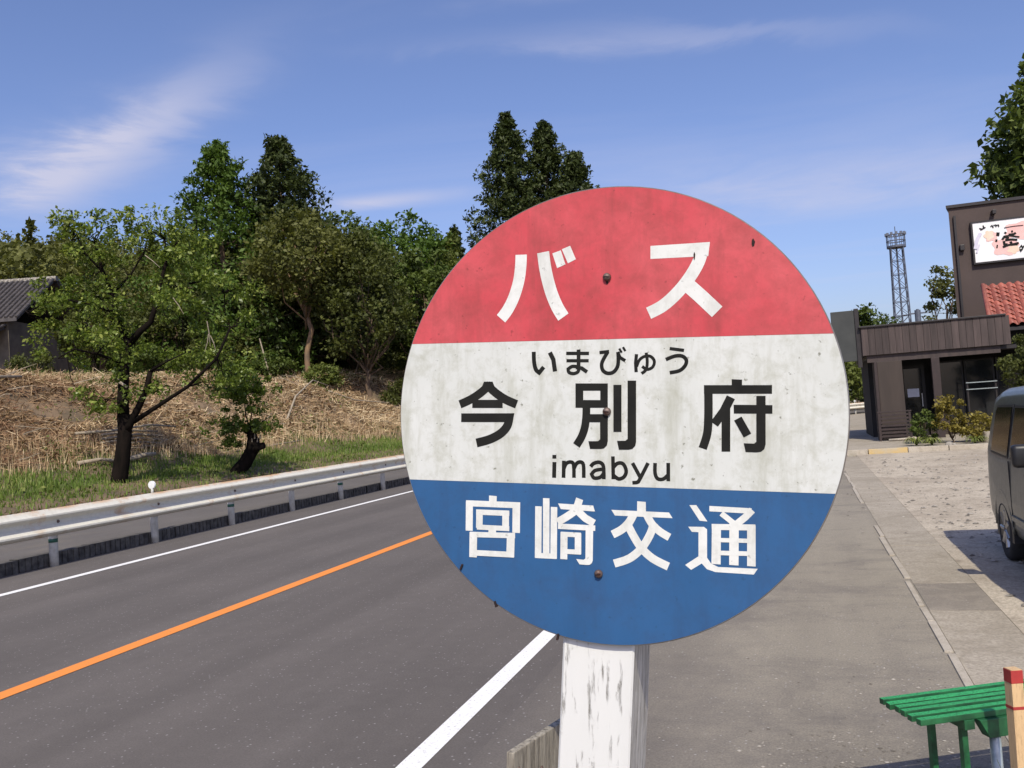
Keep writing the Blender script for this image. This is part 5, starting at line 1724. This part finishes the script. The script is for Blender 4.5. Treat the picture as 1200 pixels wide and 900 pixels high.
# tall dry stalks at the grass edge
P, s, u = su_points(6500, 4, 46, 13.8, 15.8, rng, 1.1)
V = blades(P, 0.42, 0.011, rng, 0.3)
tag(link('dry_stalks', np_quads('dry_stalks', V, 'dry_straw', 0.65 + 0.2 * rng.normal(size=len(P)))), 'dry yellow stalks standing between grass and brush', 'dry grass', kind='stuff')


def straw(P, Lm, w, rng, flat=0.35, bias=None):
    N = len(P)
    d = rng.normal(size=(N, 3))
    d[:, 2] *= flat
    if bias is not None:
        d = d + bias
    d = unit(d)
    n_ = unit(np.cross(d, rng.normal(size=(N, 3))))
    L = (Lm * rng.uniform(0.35, 1.5, N))[:, None]
    ww = (w * rng.uniform(0.5, 1.6, N))[:, None]
    V = np.empty((N, 4, 3))
    V[:, 0] = P - d * L / 2 - n_ * ww
    V[:, 1] = P - d * L / 2 + n_ * ww
    V[:, 2] = P + d * L / 2 + n_ * ww * 0.6
    V[:, 3] = P + d * L / 2 - n_ * ww * 0.6
    return V


P, s, u = su_points(100000, 4, 58, 14.4, 22.4, rng, 1.1)
P[:, 2] += rng.random(len(P)) * 0.22 + 0.14 * np.abs(np.sin(s * 3.1 + u * 2.3) * np.sin(u * 3.7 - s))
patchy = np.sin(s * 0.55 + np.sin(u * 1.3) * 1.5) * 0.5 + np.sin(s * 1.7 + u * 2.1) * 0.3
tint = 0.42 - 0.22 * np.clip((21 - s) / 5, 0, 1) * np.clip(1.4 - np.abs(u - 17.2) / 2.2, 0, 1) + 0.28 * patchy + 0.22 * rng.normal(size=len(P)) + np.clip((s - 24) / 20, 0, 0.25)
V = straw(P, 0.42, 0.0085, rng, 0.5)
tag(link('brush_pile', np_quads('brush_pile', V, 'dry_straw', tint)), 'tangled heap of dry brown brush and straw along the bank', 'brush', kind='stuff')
P, s, u = su_points(15000, 4, 52, 14.6, 21.0, rng, 1.1)
P[:, 2] += rng.random(len(P)) * 0.25
V = leaf_quads(P, 0.16, rng, 0.8)
tag(link('dead_leaves', np_quads('dead_leaves', V, 'dead_leaf', 0.4 + 0.25 * rng.normal(size=len(P)))), 'dead brown leaves and twigs caught in the brush heap', 'dead leaves', kind='stuff')
P, s, u = su_points(9000, 4, 60, 10.7, 11.9, rng, 1.1)
P[:, 2] += 0.012
V = leaf_quads(P, 0.10, rng, 2.5)
tag(link('leaf_litter', np_quads('leaf_litter', V, 'dead_leaf', 0.4 + 0.25 * rng.normal(size=len(P)))), 'brown leaf litter along the edge of the paved strip', 'leaf litter', kind='stuff')
# low green weeds among the brush and on the plateau
P, s, u = su_points(10000, 4, 60, 20.5, 27, rng, 1.0)
V = blades(P, 0.30, 0.02, rng, 0.5)
tag(link('weeds', np_quads('weeds', V, 'grass_blade', 0.4 + 0.3 * rng.normal(size=len(P)))), 'weeds growing along the top of the bank', 'weeds', kind='stuff')


# scattered weeds and leafy suckers coming up through the brush
cs = np.array([(rng.uniform(6, 44), rng.uniform(14.6, 20.5)) for _ in range(46)])
pick = rng.integers(0, 46, 5200)
s = cs[pick, 0] + rng.normal(size=5200) * 0.45
u = np.clip(cs[pick, 1] + rng.normal(size=5200) * 0.35, 14.4, 22)
P = np.array([road_pt(a, b_, bank_z(a, b_) + 0.05 + rng.random() * 0.35) for a, b_ in zip(s, u)])
V = leaf_quads(P, 0.10, rng, 0.5)
tag(link('brush_weeds', np_quads('brush_weeds', V, 'leaf_lime', 0.35 + 0.25 * rng.normal(size=len(P)))), 'small green weeds coming up through the brush heap', 'weeds', kind='stuff')
P, s, u = su_points(3000, 4, 46, 11.4, 14.6, rng, 1.1)
cl = np.sin(P[:, 0] * 1.9) * np.sin(P[:, 1] * 1.3 + 1) > 0.25
P = P[cl] + np.array([0, 0, 0.10])
V = leaf_quads(P, 0.13, rng, 0.4)
tag(link('verge_weeds', np_quads('verge_weeds', V, 'leaf_lime', 0.4 + 0.25 * rng.normal(size=len(P)))), 'broad leaved weeds in clumps among the roadside grass', 'weeds', kind='stuff')


# loose poles and branches on the heap
def branch(name, pts, r0, r1, label, mat='dead_wood', group='cut branches on the brush heap', fork=None):
    vs_ = []
    for (s_, u_, dz) in pts:
        vs_.append(road_pt(s_, u_, bank_z(s_, u_) + dz))
    m_ = MB().tube(vs_, [r0 + (r1 - r0) * i / (len(vs_) - 1) for i in range(len(vs_))], 7)
    tag(m_.obj(name, mat, None, 0, True), label, 'branch', group)


branch('cut_pole', [(20.1, 15.0, .55), (21.2, 14.9, .60), (22.4, 14.9, .68), (23.4, 15.0, .75)], 0.045, 0.025, 'long pale pole lying highest on the stack left of the forked trunk')
for i in range(5):
    branch('cut_pole', [(20.6 + 0.1 * i, 14.75 + 0.10 * i, .10 + .07 * i), (22.0, 14.75 + 0.08 * i, .13 + .065 * i), (23.3 - 0.1 * i, 14.8 + 0.1 * i, .12 + .06 * i)], 0.040, 0.028,
           ['grey pole at the bottom of the stack left of the forked trunk', 'grey pole second from bottom in the stack left of the forked trunk', 'grey pole in the middle of the stack left of the forked trunk', 'grey pole second from top in the stack left of the forked trunk', 'grey pole at the top of the flat stack left of the forked trunk'][i])
branch('branch', [(28.6, 15.6, .25), (29.8, 16.4, .5), (31.4, 17.2, .6), (33.0, 17.8, .6)], 0.05, 0.02, 'pale branch rising to the right across the straw heap')
branch('branch', [(19.4, 14.1, .15), (19.9, 13.9, .22), (20.6, 13.7, .12)], 0.06, 0.045, 'short pale log at the grass edge below the pole stack')
branch('branch', [(20.8, 13.9, .10), (21.2, 13.8, .24), (21.5, 13.7, .3)], 0.085, 0.06, 'stubby pale log end propped in the dry grass')
branch('branch', [(17.8, 19.3, .35), (19.0, 19.6, .5), (20.5, 19.4, .4), (21.6, 19.2, .3)], 0.08, 0.05, 'bleached log along the top of the brush heap')
branch('branch', [(17.0, 18.7, .5), (17.3, 19.0, .8)], 0.10, 0.03, 'bleached upright splinter on top of the brush heap')
branch('branch', [(24.8, 14.6, .05), (26.4, 14.3, .12), (28.0, 14.2, .08)], 0.035, 0.02, 'thin pale branch lying along the grass edge right of the forked trunk')
branch('branch', [(32.0, 17.0, .3), (33.5, 17.1, .4), (35.2, 16.9, .35), (37.0, 17.0, .4)], 0.035, 0.015, 'thin straw coloured branch lying flat near the top of the straw heap')
rz = random.Random(44)
m_ = MB()
for i in range(420):
    s_, u_ = rz.uniform(6, 44), rz.uniform(14.6, 20.8)
    p = Vector(road_pt(s_, u_, bank_z(s_, u_) + rz.uniform(0.05, 0.3)))
    a = rz.uniform(0, 6.283)
    L = rz.uniform(0.4, 1.3)
    d = Vector((math.cos(a) * L, math.sin(a) * L, rz.uniform(-0.15, 0.35) * L))
    m_.tube([p, p + d * 0.5 + Vector((0, 0, rz.uniform(-0.05, 0.08))), p + d], [0.018, 0.014, 0.006], 4)
tag(m_.obj('loose_sticks', 'dead_wood'), 'countless thin sticks scattered through the brush heap', 'sticks', kind='stuff')

# ---- pebbles on the car park and along the bench
rng = np.random.default_rng(101)
ico = np.array([(0, 0, 1), (0.9, 0, 0.3), (0.2, 0.9, 0.25), (-0.8, 0.4, 0.3), (-0.6, -0.7, 0.3), (0.4, -0.8, 0.25)])
faces = [(0, 1, 2), (0, 2, 3), (0, 3, 4), (0, 4, 5), (0, 5, 1)]
vs, fs = [], []


def pebbles(n, xr, yr, smin, smax, clump=None):
    for _ in range(n):
        if clump:
            x, y = clump[0] + rng.normal() * clump[2], clump[1] + rng.normal() * clump[3]
        else:
            x, y = rng.uniform(*xr), yr[0] + (yr[1] - yr[0]) * rng.random() ** 1.3
        r = smin + (smax - smin) * rng.random() ** 3
        a = rng.random() * 6.283
        c_, s_ = math.cos(a), math.sin(a)
        b0 = len(vs)
        for p in ico * (1 + 0.35 * rng.normal(size=(6, 3)) * 0.5):
            vs.append((x + r * (p[0] * c_ - p[1] * s_), y + r * (p[0] * s_ + p[1] * c_) * 0.8, 0.012 * 0 + r * p[2] * 0.55))
        fs.extend([tuple(b0 + i for i in f) for f in faces])


pebbles(4200, (1.3, 6), (3.2, 22), 0.006, 0.045)
pebbles(380, (0, 0), (0, 0), 0.003, 0.014, (0.12, 4.15, 0.22, 0.22))
pebbles(420, (0, 0), (0, 0), 0.003, 0.014, (0.75, 4.9, 0.35, 0.5))
pebbles(260, (0, 0), (0, 0), 0.006, 0.03, (1.3, 13.5, 0.5, 2.0))
pebbles(900, (-0.8, 0.72), (3.2, 20), 0.002, 0.011)
pebbles(160, (-9.3, -2), (4, 14), 0.002, 0.006)
me = bpy.data.meshes.new('pebbles')
me.from_pydata(vs, [], fs)
me.materials.append(MATS['stone_grey'])
tag(link('pebbles', me), 'loose gravel scattered on the lot and shoulder', 'gravel', kind='stuff')

# weed tuft beside the stake
t = empty('weed_tuft', (0.665, 3.36, 0.0), 0, label='small green weed tuft at the foot of the stake', cat='weed')
P = np.stack([rng.normal(size=160) * 0.035, rng.normal(size=160) * 0.035, np.zeros(160)], 1)
link('blades', np_quads('blades', blades(P, 0.22, 0.006, rng, 0.5), 'grass_blade', 0.5 + 0.2 * rng.normal(size=160)), t)
